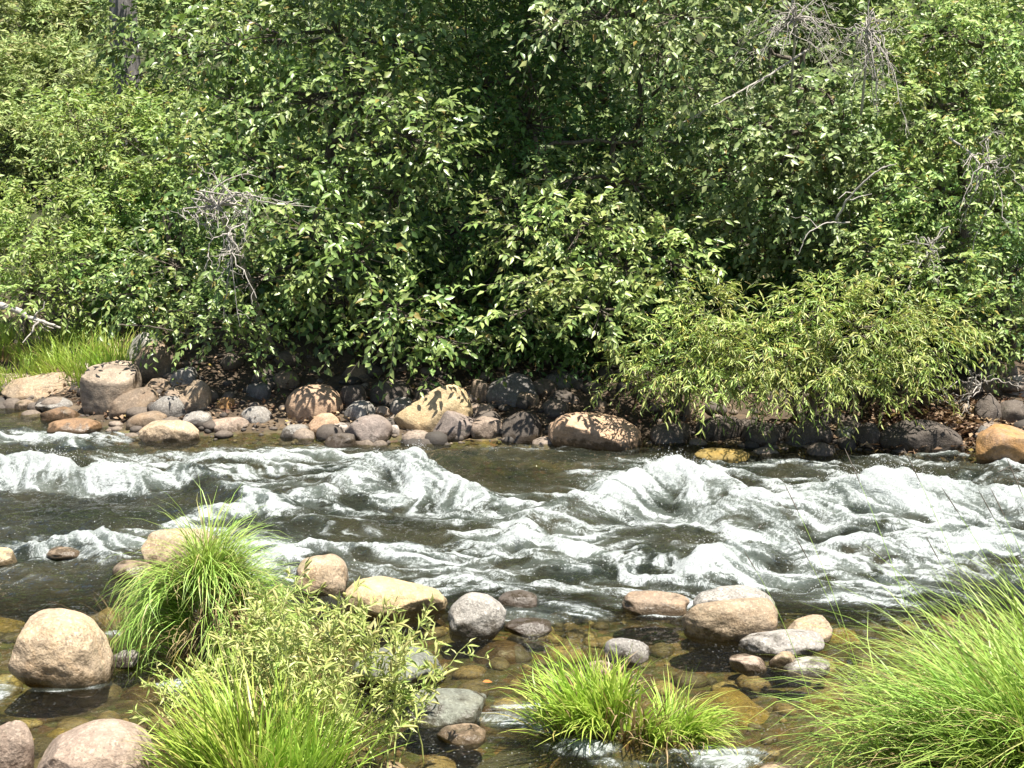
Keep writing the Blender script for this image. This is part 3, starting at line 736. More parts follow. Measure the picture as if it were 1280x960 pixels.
R((978, 820, 1038, 848), 'light', "low grey tan stone at the right foot of the flat slab", "stone", p=2.3, cuts=4, roll=-8, group=FN)
R((440, 808, 558, 866), 'green', "greenish grey boulder seen through the willow weed", p=2.5, cuts=4, sub=5, seed=141, group=FN)
R((505, 860, 608, 910), 'green', "smooth greenish grey boulder lower right of the willow weed", p=2.5, roll=5, cuts=3, sub=5, seed=142, group=FN)
R((545, 904, 608, 932), 'brown', "brown stone half under the willow weed near the little cascade", "stone", p=2.5, group=FN)
R((755, 797, 812, 832), 'grey', "grey stone behind the middle grass clump", "stone", p=2.4, group=FN)
R((572, 935, 700, 985), 'green', "round dark boulder drowned by the glassy cascade at the bottom", p=2.2, cuts=1, sub=5, group=FN, under=True, bury=.5)
R((935, 952, 1003, 985), 'tan', "brown stone cut by the bottom edge beside the right sedge", "stone", group=FN)
R((-22, 684, 22, 708), 'yellow', "golden stone at the left edge beside the small white riffle", "stone", p=2.5, group=FN)
R((58, 682, 102, 698), 'brown', "wet brown stone in the small white riffle at left", "stone", group=FN)
R((176, 660, 272, 712), 'tan', "straw coloured boulder behind the left sedge tussock", p=2.4, sub=5, group=FN)
R((140, 812, 176, 834), 'grey', "small grey stone between the tan boulder and the sedge tussock", "stone", group=FN)
R((140, 700, 190, 722), 'brown', "tawny wet stone left of the sedge tussock top", "stone", group=FN)
R((730, 826, 770, 850), 'brown', "small brown stone at the foot of the middle grass clump", "stone", group=FN)
DR = "drowned stones in the clear shallows"
DROWNED = [((44, 728, 102, 748), 'algae', "yellowish drowned stone up from the large tan boulder"), ((-20, 772, 34, 792), 'algae', "yellow green drowned stone at the left edge"),
    ((58, 905, 112, 928), 'algae', "yellow drowned stone above the long pinkish boulder"), ((1034, 785, 1074, 806), 'algae', "golden drowned stone right of the tan wedge boulder"),
    ((860, 858, 962, 912), 'algae', "broad golden drowned slab right of the middle grass clump"), ((1000, 862, 1050, 890), 'algae', "golden drowned stone beside the right sedge"),
    ((470, 770, 560, 805), 'rust', "brown drowned stone under the golden boulder"), ((590, 800, 660, 830), 'rust', "brown drowned stone below the grey speckled boulder"),
    ((150, 855, 205, 880), 'rust', "brown drowned stone right of the large tan boulder"), ((860, 806, 930, 832), 'rust', "brown drowned stone left of the pinkish one")]
for bx, m, lb in DROWNED:
    R(bx, m, lb, "stone", p=2.3, dr=.9, under=True, bury=.45, group=DR)

# uncounted small stuff: gravel and cobbles of the bank, the drowned cobbles of the bed, dry leaves
def scatter_stones(name, n, sampler, rmin, rmax, mat, seed, label, zoff=0.0, sub=2):
    rg = np.random.default_rng(seed); D, F = ico(sub)
    xy = sampler(rg, n); z = terrain(xy[:, 0], xy[:, 1])
    r = rmin * (rmax / rmin) ** (rg.random(n) ** 1.8)
    o = rg.uniform(-90, 90, (n, 3))
    base = np.stack([D * (1 + .22 * fbm(D[:, 0] * 1.4 + a, D[:, 1] * 1.4 + b, D[:, 2] * 1.4 + c, seed=4, octv=2))[:, None] for a, b, c in o[:40]])
    V = base[rg.integers(0, 40, n)] * np.stack([rg.uniform(.8, 1.3, n), rg.uniform(.7, 1.2, n), rg.uniform(.45, .8, n)], -1)[:, None] * r[:, None, None]
    a = rg.uniform(0, 6.28, n); c, s = np.cos(a)[:, None], np.sin(a)[:, None]
    V = np.stack([V[..., 0] * c - V[..., 1] * s, V[..., 0] * s + V[..., 1] * c, V[..., 2]], -1)
    V = V + np.stack([xy[:, 0], xy[:, 1], z + r * .12 + zoff], -1)[:, None]
    T = (F[None] + (np.arange(n) * len(D))[:, None, None]).reshape(-1, 3)
    tag(link(name, mesh_arrays(name, V.reshape(-1, 3), T, mat, True)), label, "stones", kind="stuff")

def pebble_material(name, stops, rough):
    N = NT(name); g = N.n('NewGeometry')
    col = N.ramp(g.outputs['Random Per Island'], stops)
    n = N.noise(g.outputs['Position'], 40, 5, .6)
    col = N.mix(N.mapr(n, .35, .7, 0, .6), col, (.05, .04, .03))
    return N.done(N.bsdf(col, rough, .4, N.bump(n, .5, .01)))
M_COB = pebble_material("bank_cobbles", [(0, (.05, .045, .04)), (.5, (.11, .09, .075)), (.8, (.19, .15, .115)), (1, (.30, .24, .19))], .8)
M_BED = pebble_material("bed_cobbles", [(0, (.07, .06, .04)), (.5, (.18, .135, .07)), (.8, (.30, .21, .10)), (1, (.38, .30, .14))], .6)
def bank_xy(rg, n):
    x = rg.uniform(-6.2, 5.6, n); return np.stack([x, np.interp(x, BX, BY) - .25 + 2.3 * rg.random(n) ** 1.4], -1)
def bed_xy(rg, n):
    return np.stack([rg.uniform(-3.6, 3.6, n), rg.uniform(5.8, 10.2, n)], -1)
def side_xy(rg, n):
    x = rg.uniform(-6.6, 5.6, n); return np.stack([x, np.interp(x, BX, BY) + rg.normal(0, .25, n)], -1)
scatter_stones("bank_cobbles", 560, bank_xy, .035, .17, M_COB, 5, "loose cobbles and gravel between the far bank boulders")
scatter_stones("shore_gravel", 900, side_xy, .012, .05, M_COB, 6, "wet gravel strewn along the far waterline", sub=1)
scatter_stones("river_cobbles", 950, bed_xy, .02, .12, M_BED, 7, "brown cobbles covering the river bed under the clear water")

def litter(n, sampler, seed, size, name, label):
    rg = np.random.default_rng(seed); p = sampler(rg, n); L = rg.uniform(.6, 1.3, n) * size
    d = nrm(rg.normal(0, 1, (n, 3)) * [1, 1, .45]); s = nrm(np.cross(d, nrm(rg.normal(0, .5, (n, 3)) + [0, 0, 1]))); up = np.cross(s, d)
    w = L * rg.uniform(.2, .4, n)
    k = [p - d * L[:, None] / 2, p + s * w[:, None] + up * L[:, None] * .15, p + d * L[:, None] / 2, p - s * w[:, None] + up * L[:, None] * .1]
    V = np.stack(k, 1); T = (np.array([[0, 1, 2], [0, 2, 3]])[None] + (np.arange(n) * 4)[:, None, None]).reshape(-1, 3)
    tag(link(name, mesh_arrays(name, V.reshape(-1, 3), T, M_LITTER)), label, "leaf litter", kind="stuff")
M_LITTER = leaf_material("dry_leaf", (.07, .04, .025), (.19, .12, .07), (.40, .29, .18), (.35, .2, .1), tfac=.15, rough=.7, gloss=.2)
def lit_right(rg, n):
    xy = np.stack([rg.normal(4.3, .45, n), rg.normal(14.15, .4, n)], -1); return np.concatenate([xy, (terrain(xy[:, 0], xy[:, 1]) + .03 + .22 * rg.random(n) ** 2 * np.exp(-((xy[:, 0] - 4.2) / .5) ** 2))[:, None]], 1)
def lit_bank(rg, n):
    x = rg.uniform(-6.2, 5.8, n); y = np.interp(x, BX, BY) + .3 + 5 * rg.random(n) ** 1.3; return np.stack([x, y, terrain(x, y) + .015 + .05 * rg.random(n)], -1)
litter(2200, lit_right, 3, .085, "drift_litter", "heap of dry curled leaves and bark washed up on the right bank")
litter(7000, lit_bank, 4, .06, "leaf_litter", "brown fallen leaves covering the shaded far bank")
# ------------------------------------------------------------------ foliage machinery
LEAF6 = dict(v=[(0, 0, 0), (.26, .40, .10), (.62, .42, .08), (1, 0, -.10), (.62, -.42, .08), (.26, -.40, .10), (.48, 0, -.02)],
             f=[(0, 6, 1), (1, 6, 2), (2, 6, 3), (3, 6, 4), (4, 6, 5), (5, 6, 0)])
LEAF4 = dict(v=[(0, 0, 0), (.42, .5, .08), (1, 0, -.12), (.42, -.5, .08), (.45, 0, -.03)], f=[(0, 4, 1), (1, 4, 2), (2, 4, 3), (3, 4, 0)])

def leaf_verts(P, D, Nn, L, Wd, shape):
    D = nrm(D); Sd = nrm(np.cross(D, Nn)); Nn = np.cross(Sd, D)
    t = np.array(shape['v'])
    V = (P[:, None] + D[:, None] * (t[None, :, 0:1] * L[:, None, None]) + Sd[:, None] * (t[None, :, 1:2] * Wd[:, None, None])
         + Nn[:, None] * (t[None, :, 2:3] * L[:, None, None]))
    T = np.array(shape['f'])[None] + (np.arange(len(P)) * len(t))[:, None, None]
    return V, T.reshape(-1, 3), D, Sd, Nn

def spray(rg, c, rad, ntw, nlf, tl, L, wr, droop, shell=.45, fan=.8, up=.5):
    """leafy twigs filling an uneven ellipsoid: returns twig polylines and leaf base, direction, normal, size"""
    u = nrm(rg.normal(0, 1, (ntw, 3)) + [0, -.25, .12])
    lob = 1 + .38 * vnoise(u[:, 0] * 2.1 + c[0], u[:, 1] * 2.1 + c[2], u[:, 2] * 2.1, seed=int(abs(c[0]) * 97) % 50)
    o = c + u * np.asarray(rad) * ((shell + (1 - shell) * rg.random(ntw) ** .6) * lob)[:, None]
    d = nrm(u * .8 + rg.normal(0, .5, (ntw, 3)) + [0, -.25, up * .4])
    ln = tl * rg.uniform(.6, 1.3, ntw)
    dp = droop * rg.uniform(.5, 1.4, ntw)
    t = np.linspace(0, 1, 4)
    tw = o[:, None] + d[:, None] * (t[None, :, None] * ln[:, None, None])
    tw[..., 2] -= (t[None] ** 2) * (dp * ln)[:, None]
    tt = (np.arange(nlf)[None] + rg.uniform(.1, .9, (ntw, nlf))) / nlf
    P = o[:, None] + d[:, None] * (tt[..., None] * ln[:, None, None])
    P[..., 2] -= tt ** 2 * (dp * ln)[:, None]
    loc = d[:, None] - np.array([0, 0, 2.0]) * (tt * dp[:, None])[..., None]
    side = nrm(np.cross(d, nrm(rg.normal(0, .35, (ntw, 3)) + [0, 0, 1])))
    sg = np.where(np.arange(nlf) % 2 == 0, 1, -1)[None, :, None]
    LD = nrm(nrm(loc) * .75 + side[:, None] * sg * fan + rg.normal(0, .28, P.shape) + [0, 0, -.18 - droop * .25])
    LN = nrm(rg.normal(0, .5, P.shape) + [.08, -.5, .75])
    Ls = L * rg.uniform(.6, 1.25, tt.shape) * (1 - .3 * np.abs(tt - .5))
    P = P.reshape(-1, 3); LD = LD.reshape(-1, 3); LN = LN.reshape(-1, 3); Ls = Ls.ravel()
    return tw, P, LD, LN, Ls, Ls * wr * rg.uniform(.8, 1.2, Ls.shape)

def unit_leaf(name, shape, wr, mat):
    v = np.array(shape['v'], float) * [1, wr, 1]
    return mesh_arrays(name, v, np.array(shape['f']), mat)

def tri_tubes(tw, r0):
    """many thin 3-sided twigs at once; tw (n, m, 3)"""
    n, m, _ = tw.shape
    t = nrm(np.gradient(tw, axis=1)); a = nrm(np.cross(t, np.array([.3, .5, .8]))); b = np.cross(t, a)
    rr = (r0 * np.linspace(1, .35, m))[None, :, None]
    ring = np.stack([tw + (a * math.cos(k) + b * math.sin(k)) * rr for k in (0, 2.1, 4.2)], 2)
    i = np.arange(n * m * 3).reshape(n, m, 3)
    f = []
    for k in range(3):
        j = (k + 1) % 3
        f.append(np.stack([i[:, :-1, k], i[:, :-1, j], i[:, 1:, j]], -1)); f.append(np.stack([i[:, :-1, k], i[:, 1:, j], i[:, 1:, k]], -1))
    return ring.reshape(-1, 3), np.concatenate([x.reshape(-1, 3) for x in f])

BARK = bark_material("grey_brown_bark", (.055, .045, .036), (.20, .17, .14))
BARK_PALE = bark_material("pale_weathered_bark", (.24, .22, .20), (.52, .48, .43), 20)
BARK_FIR = bark_material("furrowed_grey_bark", (.06, .055, .055), (.26, .245, .24), 20)

def tree(name, label, cat, base, clumps, leafmat, L, wr, lpm=900, tl=.4, nlf=10, droop=.25, fan=.8, shape=LEAF4, trunk_r=.07, bark=None,
         group=None, seed=1, parts=0, stems=1, top=None, shell=.45, up=.5, twig_r=.0035, ry=.8, csize=.88):
    """clumps: picture x, y, distance, half width px, half height px (, density). Limbs run from the trunk to every clump."""
    rg = np.random.default_rng(seed); bark = bark or BARK; L = L * (.98 if group == FT else 1.15); lpm = lpm * (2.25 if group == FT else 2.2)
    bx, by = base[0], base[1]; bz = float(terrain(bx, by)) - .08
    root = tag(empty(name, (bx, by, bz)), label, cat, group)
    B0 = np.array([bx, by, bz])
    cs = []
    for c in clumps:
        C = at_depth(c[0], c[1], c[2]) if c[0] is not None else np.array(c[6])
        s = c[2] / FPX * 1.01
        kq = 1.0 if (c[0] is None or group != FT) else csize
        cs.append((C, np.array([c[3] * s * kq, (c[3] + c[4]) * .5 * s * ry * kq, c[4] * s * kq]), c[5] if len(c) > 5 and c[5] else 1.0))
    mean = np.mean([c[0] for c in cs], 0); ztop = max(c[0][2] for c in cs)
    tops = []
    for k in range(stems):
        T = np.array([mean[0] + rg.normal(0, .25) * (stems > 1), (mean[1] + by) / 2 + .2, max(ztop, bz + .5)]) if top is None else np.array(top)
        mid = (B0 + T) / 2 + np.append(rg.normal(0, .15, 2), .1)
        path = bez(B0 + np.append(rg.normal(0, .06 * (stems > 1), 2), 0), mid, T, 14)
        path[1:-1] += rg.normal(0, .02, (12, 3))
        v, f = tube_arrays(path, np.linspace(trunk_r, trunk_r * .35, 14) * (1 + .5 * np.exp(-np.arange(14) * .9)), 10)
        link("trunk", mesh_arrays("trunk", v - B0, f, bark, True), root)
        tops.append(path)
    lm = unit_leaf("leaf", LEAF6, wr, leafmat)
    for C, rad, dens in cs:
        path = tops[rg.integers(len(tops))]
        k = int(np.clip(np.searchsorted(path[:, 2], min(C[2] - .35 * rad[2], path[-2, 2])), 2, 12))
        A = path[k]
        bp = bez(A, (A + C) / 2 + [0, 0, .18], C + [0, 0, -.2 * rad[2]], 8); bp[1:-1] += rg.normal(0, .025, (6, 3))
        mb = MB(); mb.add(*tube_arrays(bp, np.linspace(trunk_r * .42, trunk_r * .12, 8), 6))
        ntw = max(8, int(lpm * dens * (rad[0] * rad[2] * 3.14) / nlf))
        tw, P, LD, LN, Ls, Ws = spray(rg, C, rad, ntw, nlf, tl, L, wr, droop, shell, fan, up)
        sub = rg.permutation(ntw)[:max(4, ntw // 2)]
        mb.add(*tri_tubes(tw[sub], twig_r))
        for j in sub[:14]:                                   # side limbs that carry the twigs
            e = bez(bp[-2], (bp[-1] + tw[j, 0]) / 2, tw[j, 0], 5); mb.add(*tube_arrays(e, np.linspace(trunk_r * .12, twig_r, 5), 4))
        bough = link("bough", mb.mesh("bough", bark, True, C), root, C - B0)
        single = np.zeros(len(P), bool)
        if parts:
            single[np.argsort(P[:, 1] + rg.random(len(P)) * .12)[:parts]] = True
        V, T, D, Sd, Nn = leaf_verts(P[~single], LD[~single], LN[~single], Ls[~single], Ws[~single], shape)
        tag(link("foliage", mesh_arrays("foliage", V.reshape(-1, 3) - C, T, leafmat), bough), kind="stuff")
        if parts:
            q = single
            D = nrm(LD[q]); Sd = nrm(np.cross(D, LN[q])); Nn = np.cross(Sd, D)
            for p, d, s, n_, l in zip(P[q] - C, D, Sd, Nn, Ls[q]):
                o = bpy.data.objects.new("leaf", lm); COL.objects.link(o); o.parent = bough
                o.matrix_local = Matrix(((d[0] * l, s[0] * l, n_[0] * l, p[0]), (d[1] * l, s[1] * l, n_[1] * l, p[1]), (d[2] * l, s[2] * l, n_[2] * l, p[2]), (0, 0, 0, 1)))
    return root

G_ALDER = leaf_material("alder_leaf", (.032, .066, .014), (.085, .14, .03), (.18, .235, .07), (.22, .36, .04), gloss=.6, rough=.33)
G_SHADE = leaf_material("shaded_alder_leaf", (.026, .07, .016), (.05, .11, .022), (.085, .15, .03), (.15, .28, .04), gloss=.5, rough=.38)  # alder leaf colour darkened for plants standing in shade
G_ASH = leaf_material("ash_leaf", (.07, .125, .022), (.12, .18, .035), (.18, .235, .065), (.30, .44, .04), rough=.45)
G_SCRUB = leaf_material("scrub_willow_leaf", (.09, .14, .035), (.15, .205, .06), (.23, .275, .10), (.30, .34, .09), rough=.5, odd=(.36, .32, .14), odd_share=.04)
G_GREY = leaf_material("grey_green_leaf", (.04, .075, .02), (.095, .145, .042), (.20, .245, .095), (.22, .30, .08), gloss=.55, rough=.36, odd_share=.012, odd=(.30, .20, .05))
G_RIGHT = leaf_material("light_green_leaf", (.055, .11, .024), (.12, .19, .042), (.22, .28, .08), (.27, .38, .07), gloss=.5, rough=.4, odd=(.36, .30, .08), odd_share=.05)
G_LIME = leaf_material("pale_alder_leaf", (.045, .09, .02), (.12, .18, .04), (.235, .285, .09), (.27, .38, .07), gloss=.55, rough=.36, odd_share=.012)
G_WILLOW = leaf_material("narrow_willow_leaf", (.075, .14, .022), (.155, .225, .04), (.265, .31, .08), (.36, .44, .06), gloss=.5, rough=.4, odd=(.36, .32, .08), odd_share=.06)
G_BACK = leaf_material("hillside_leaf", (.045, .085, .02), (.08, .13, .035), (.13, .18, .05), (.2, .3, .05), rough=.5)

FT = "trees and shrubs on the far bank"
XB = lambda px, Y: (px - 640) / FPX * Y * 1.01
tree("scrub_willow", "pale grey green fine leaved scrub on the hillside in the top left corner", "shrub", (XB(40, 25), 25.5),
     [(25, 25, 25, 90, 60), (110, 15, 25.5, 80, 50), (60, 105, 24, 80, 60), (10, 190, 23, 75, 60), (100, 200, 22.8, 70, 50), (230, 25, 26, 60, 55), (140, 130, 24.2, 60, 35), (-60, 120, 23, 80, 90)],
     G_SCRUB, .14, .3, 1100, .4, 12, .1, shape=LEAF4, trunk_r=.06, stems=3, seed=11, group=FT, up=.9)
tree("ash_shrub", "bright green feathery leaved shrub below the scrub at left", "shrub", (XB(130, 19), 19.4),
     [(130, 165, 19, 75, 50), (75, 265, 18.5, 80, 50), (150, 255, 18.3, 70, 50), (205, 200, 18.5, 65, 60), (225, 150, 19, 55, 35), (185, 150, 19.2, 50, 30), (90, 150, 19.4, 50, 35)],
     G_ASH, .105, .36, 700, .45, 12, .22, fan=.95, trunk_r=.06, stems=3, seed=12, group=FT, parts=12)
tree("ash_shrub", "low bright green shrub reaching over the bank grass at the left edge", "shrub", (XB(20, 18), 18.2),
     [(20, 320, 17.8, 75, 50), (110, 330, 17.6, 70, 40), (-40, 280, 18, 70, 70), (60, 370, 17.4, 80, 25), (150, 300, 17.9, 50, 30)],
     G_ASH, .10, .38, 700, .45, 12, .22, fan=.95, trunk_r=.05, stems=3, seed=13, group=FT, parts=12)
tree("alder_tree", "large glossy leaved tree with layered boughs left of the dark middle", "tree", (XB(400, 17.2), 17.3),
     [(270, 55, 17, 75, 50), (340, 35, 16.4, 75, 45), (425, 45, 16, 75, 50), (505, 50, 15.7, 60, 60), (310, 130, 16.4, 70, 42), (385, 130, 15.7, 65, 45), (475, 130, 15.3, 65, 50),
      (530, 170, 15, 42, 65), (335, 215, 15.7, 75, 38), (260, 200, 16.6, 55, 40), (430, 225, 15.4, 55, 40), (385, 290, 15.05, 75, 38), (455, 320, 14.95, 65, 45), (430, 380, 15.4, 75, 34), (500, 392, 14.7, 55, 30),
      (320, 350, 15.1, 70, 34), (500, 250, 15.6, 40, 40), (475, 426, 15.2, 45, 12), (560, 430, 14.9, 50, 16)],
     G_ALDER, .118, .5, 470, .55, 10, .38, trunk_r=.10, stems=2, seed=14, group=FT, parts=15)
tree("alder_shrub", "leafy shrub spreading low over the left stone pile", "shrub", (XB(240, 16.3), 16.6),
     [(215, 330, 15.9, 70, 38), (170, 365, 15.9, 60, 26), (270, 395, 15.1, 65, 32), (305, 425, 15.3, 45, 20), (205, 395, 15.7, 60, 22), (250, 270, 16.2, 55, 30)],
     G_ALDER, .09, .5, 620, .42, 10, .3, trunk_r=.045, stems=3, seed=15, group=FT, parts=15)
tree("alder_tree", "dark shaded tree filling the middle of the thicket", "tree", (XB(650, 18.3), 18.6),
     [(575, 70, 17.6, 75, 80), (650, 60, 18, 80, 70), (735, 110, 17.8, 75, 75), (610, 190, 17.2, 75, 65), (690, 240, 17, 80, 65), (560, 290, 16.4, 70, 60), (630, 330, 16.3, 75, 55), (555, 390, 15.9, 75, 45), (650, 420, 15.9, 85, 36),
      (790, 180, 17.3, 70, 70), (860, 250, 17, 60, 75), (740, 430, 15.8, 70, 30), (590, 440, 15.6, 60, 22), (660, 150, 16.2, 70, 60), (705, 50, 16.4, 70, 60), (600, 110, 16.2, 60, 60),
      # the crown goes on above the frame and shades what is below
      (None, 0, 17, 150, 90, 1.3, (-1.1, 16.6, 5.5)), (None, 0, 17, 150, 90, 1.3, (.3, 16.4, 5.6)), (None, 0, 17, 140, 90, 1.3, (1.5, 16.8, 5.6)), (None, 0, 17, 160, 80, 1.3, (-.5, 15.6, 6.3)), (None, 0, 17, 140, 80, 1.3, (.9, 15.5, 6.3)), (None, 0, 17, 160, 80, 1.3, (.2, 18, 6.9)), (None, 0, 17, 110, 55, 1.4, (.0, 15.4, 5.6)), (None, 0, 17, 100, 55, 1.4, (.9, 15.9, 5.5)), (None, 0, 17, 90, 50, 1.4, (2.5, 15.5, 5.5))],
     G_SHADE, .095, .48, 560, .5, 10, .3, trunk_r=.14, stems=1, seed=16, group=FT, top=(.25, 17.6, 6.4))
tree("alder_tree", "sunlit leafy tree hanging forward in the middle above the domed boulder", "tree", (XB(760, 16.4), 16.5),
     [(700, 225, 15.4, 50, 30, .6), (800, 235, 15.4, 50, 36, .6), (840, 170, 15.5, 40, 40, .5), (620, 250, 15.5, 40, 30, .5), (655, 285, 14.9, 55, 36), (730, 285, 14.5, 65, 40), (790, 335, 14.4, 62, 42), (705, 350, 14.3, 65, 34), (650, 395, 14.3, 45, 20), (755, 392, 13.85, 55, 24), (850, 330, 14.5, 40, 45), (820, 395, 14.4, 40, 30)],
     G_LIME, .108, .44, 640, .42, 11, .3, trunk_r=.07, stems=2, seed=17, group=FT, parts=25)
tree("hanging_alder", "sprigs of round leaves hanging down from the top edge", "tree", (XB(800, 17.4), 17.6),
     [(745, 22, 14.6, 55, 26), (825, 60, 14.5, 34, 40), (855, 20, 14.5, 55, 26), (690, 30, 14.7, 50, 22), (878, 110, 14.5, 24, 45), (770, 75, 14.7, 30, 30), (805, 150, 15.6, 45, 40, .8), (None, 0, 15.5, 110, 40, 1, (1.4, 15.0, 4.9))],
     G_GREY, .10, .5, 520, .42, 9, .55, trunk_r=.06, stems=1, seed=18, group=FT, parts=15, top=(1.5, 16.4, 5.0))
tree("wild_apple_tree", "round leaved grey green tree with a bare branch poking left, upper right", "tree", (XB(1000, 16.6), 16.8),
     [(930, 160, 15.3, 65, 36), (1000, 190, 15.1, 62, 42), (1060, 165, 15.3, 50, 48), (965, 245, 15.3, 62, 34), (1040, 250, 15.2, 50, 45), (905, 215, 15.6, 45, 36), (985, 310, 15.8, 55, 34), (1040, 120, 15.6, 60, 30), (920, 290, 16, 45, 40), (930, 60, 16.4, 45, 50), (1050, 310, 15.6, 40, 40)],
     G_GREY, .10, .56, 760, .42, 9, .32, trunk_r=.08, stems=2, seed=19, group=FT, parts=20)
tree("light_green_tree", "tall sunlit light green tree along the right edge", "tree", (XB(1200, 16.2), 16.4),
     [(1165, 45, 15.8, 75, 55), (1245, 50, 15.3, 70, 60), (1170, 140, 15.1, 70, 48), (1245, 150, 14.8, 62, 55), (1125, 230, 14.9, 55, 42), (1185, 245, 14.6, 65, 48), (1100, 315, 14.5, 55, 38), (1255, 255, 14.8, 50, 55), (1175, 330, 14.5, 60, 38), (1130, 100, 15.7, 45, 45), (1100, 190, 15.2, 40, 36), (1310, 120, 15, 60, 110), (1120, 350, 14.1, 45, 30), (1195, 385, 14.1, 40, 30)],
     G_RIGHT, .09, .42, 1000, .4, 12, .2, trunk_r=.09, stems=2, seed=20, group=FT, parts=20)
tree("shrub", "dense green shrub above the stones at the right edge", "shrub", (XB(1250, 15.3), 15.4),
     [(1240, 395, 14.7, 55, 42), (1275, 335, 14.8, 50, 45), (1222, 430, 14.5, 36, 20), (1290, 420, 14.7, 40, 30), (1200, 380, 14.8, 30, 36)],
     G_RIGHT, .085, .42, 760, .35, 10, .25, trunk_r=.04, stems=3, seed=21, group=FT, parts=15)
tree("willow_bush", "low yellow green narrow leaved willow overhanging the water at right", "shrub", (XB(1010, 14.4), 14.35),
     [(1010, 395, 13.7, 55, 42), (1085, 410, 13.6, 62, 48), (950, 445, 13.5, 62, 40), (1030, 445, 13.5, 75, 34), (1130, 435, 13.6, 62, 38), (960, 468, 13.45, 60, 18), (1060, 472, 13.45, 70, 16), (1165, 410, 13.7, 36, 40), (1140, 470, 13.6, 36, 14), (985, 484, 13.4, 50, 9), (1060, 486, 13.4, 55, 9), (1120, 482, 13.5, 40, 9), (940, 486, 13.45, 40, 9)],
     G_WILLOW, .10, .17, 1450, .40, 14, .42, fan=.55, trunk_r=.04, stems=4, seed=22, group=FT, parts=25, up=.7)
tree("willow_bush", "smaller narrow leaved willow bush right beside the domed boulder", "shrub", (XB(850, 14.5), 14.5),
     [(880, 395, 14, 50, 36), (850, 445, 13.8, 55, 40), (895, 462, 13.6, 48, 26), (815, 470, 13.8, 30, 16), (910, 425, 13.8, 40, 36), (870, 482, 13.6, 40, 10), (890, 486, 13.5, 45, 9), (840, 482, 13.7, 30, 9), (780, 460, 14.2, 30, 30, .8)],
     G_WILLOW, .10, .17, 1450, .40, 14, .42, fan=.55, trunk_r=.035, stems=4, seed=23, group=FT, parts=25, up=.7)
# the wood behind, glimpsed through the gaps
for k, (px, Y, lb) in enumerate(((300, 21, "hillside tree behind the layered glossy boughs at left"), (520, 21, "shaded hillside tree behind the left of the dark middle"), (760, 21, "shaded hillside tree behind the right of the dark middle"),
                                 (960, 20, "hillside tree behind the round leaved grey green tree"), (1180, 19.5, "hillside tree behind the light green tree at right"))):
    tree("hillside_tree", lb, "tree", (XB(px, Y), Y + .4), [(px - 70, 60, Y, 110, 90), (px + 60, 80, Y + .3, 110, 90), (px - 40, 210, Y - .6, 110, 80), (px + 70, 230, Y - .5, 100, 80), (px, 330, Y - 1.2, 130, 60), (px, -60, Y + .5, 150, 80)],
         G_BACK, .12, .5, 240, .5, 10, .25, shape=LEAF4, trunk_r=.12, stems=1, seed=40 + k, group="trees on the hillside behind")

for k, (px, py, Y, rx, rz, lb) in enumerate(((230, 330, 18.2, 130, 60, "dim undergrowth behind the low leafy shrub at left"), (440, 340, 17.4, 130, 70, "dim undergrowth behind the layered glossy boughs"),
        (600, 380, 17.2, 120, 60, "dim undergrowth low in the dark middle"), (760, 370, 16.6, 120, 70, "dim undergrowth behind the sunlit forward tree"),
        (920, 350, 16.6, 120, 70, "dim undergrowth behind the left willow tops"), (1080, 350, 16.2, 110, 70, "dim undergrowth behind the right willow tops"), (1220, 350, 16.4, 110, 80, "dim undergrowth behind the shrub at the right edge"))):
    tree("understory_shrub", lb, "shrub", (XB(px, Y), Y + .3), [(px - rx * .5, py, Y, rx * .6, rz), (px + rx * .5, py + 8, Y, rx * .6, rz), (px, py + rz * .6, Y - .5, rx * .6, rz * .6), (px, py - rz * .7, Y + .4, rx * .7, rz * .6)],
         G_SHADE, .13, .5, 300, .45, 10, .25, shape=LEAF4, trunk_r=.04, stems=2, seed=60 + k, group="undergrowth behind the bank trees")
# ------------------------------------------------------------------ dead wood
q = at_depth(158, 70, 22.5); zb = float(terrain(q[0], q[1]))
pts = np.array([[q[0], q[1], zb - .2], [q[0] + .02, q[1], zb + 1.4], [q[0] - .03, q[1], q[2] + .3], [q[0] - .02, q[1] + .05, q[2] + 2.6]])
root = tag(empty("pine_tree", pts[0]), "straight grey furrowed tree trunk rising out of the top edge at upper left", "tree")
pp = np.concatenate([np.linspace(a, b, 6)[:-1] for a, b in zip(pts[:-1], pts[1:])] + [pts[-1:]])
v, f = tube_arrays(pp, np.linspace(.27, .19, len(pp)), 20)
v += (nrm(v - v.mean(0)) * .0)
ang = np.arctan2(v[:, 1] - q[1], v[:, 0] - q[0]); rr = 1 + .09 * vnoise(ang * 4, v[:, 2] * 1.2, seed=4)
v[:, :2] = q[:2] + (v[:, :2] - q[:2]) * rr[:, None]
link("trunk", mesh_arrays("trunk", v - pts[0], f, BARK_FIR, True), root)
rgc = np.random.default_rng(5)
C = np.array([q[0], q[1], q[2] + 3.2])
tw, P, LD, LN, Ls, Ws = spray(rgc, C, [1.5, 1.3, .9], 160, 12, .6, .09, .12, .2)
V, T, *_ = leaf_verts(P, LD, LN, Ls, Ws, LEAF4)
tag(link("crown", mesh_arrays("crown", V.reshape(-1, 3) - pts[0], T, G_BACK), root), kind="stuff")

def branch_pts(rg, a, b, sag=.1, n=9, wob=.02):
    a = np.array(a, float); b = np.array(b, float)
    p = bez(a, (a + b) / 2 + [0, 0, sag], b, n); p[1:-1] += rg.normal(0, wob, (n - 2, 3)); return p

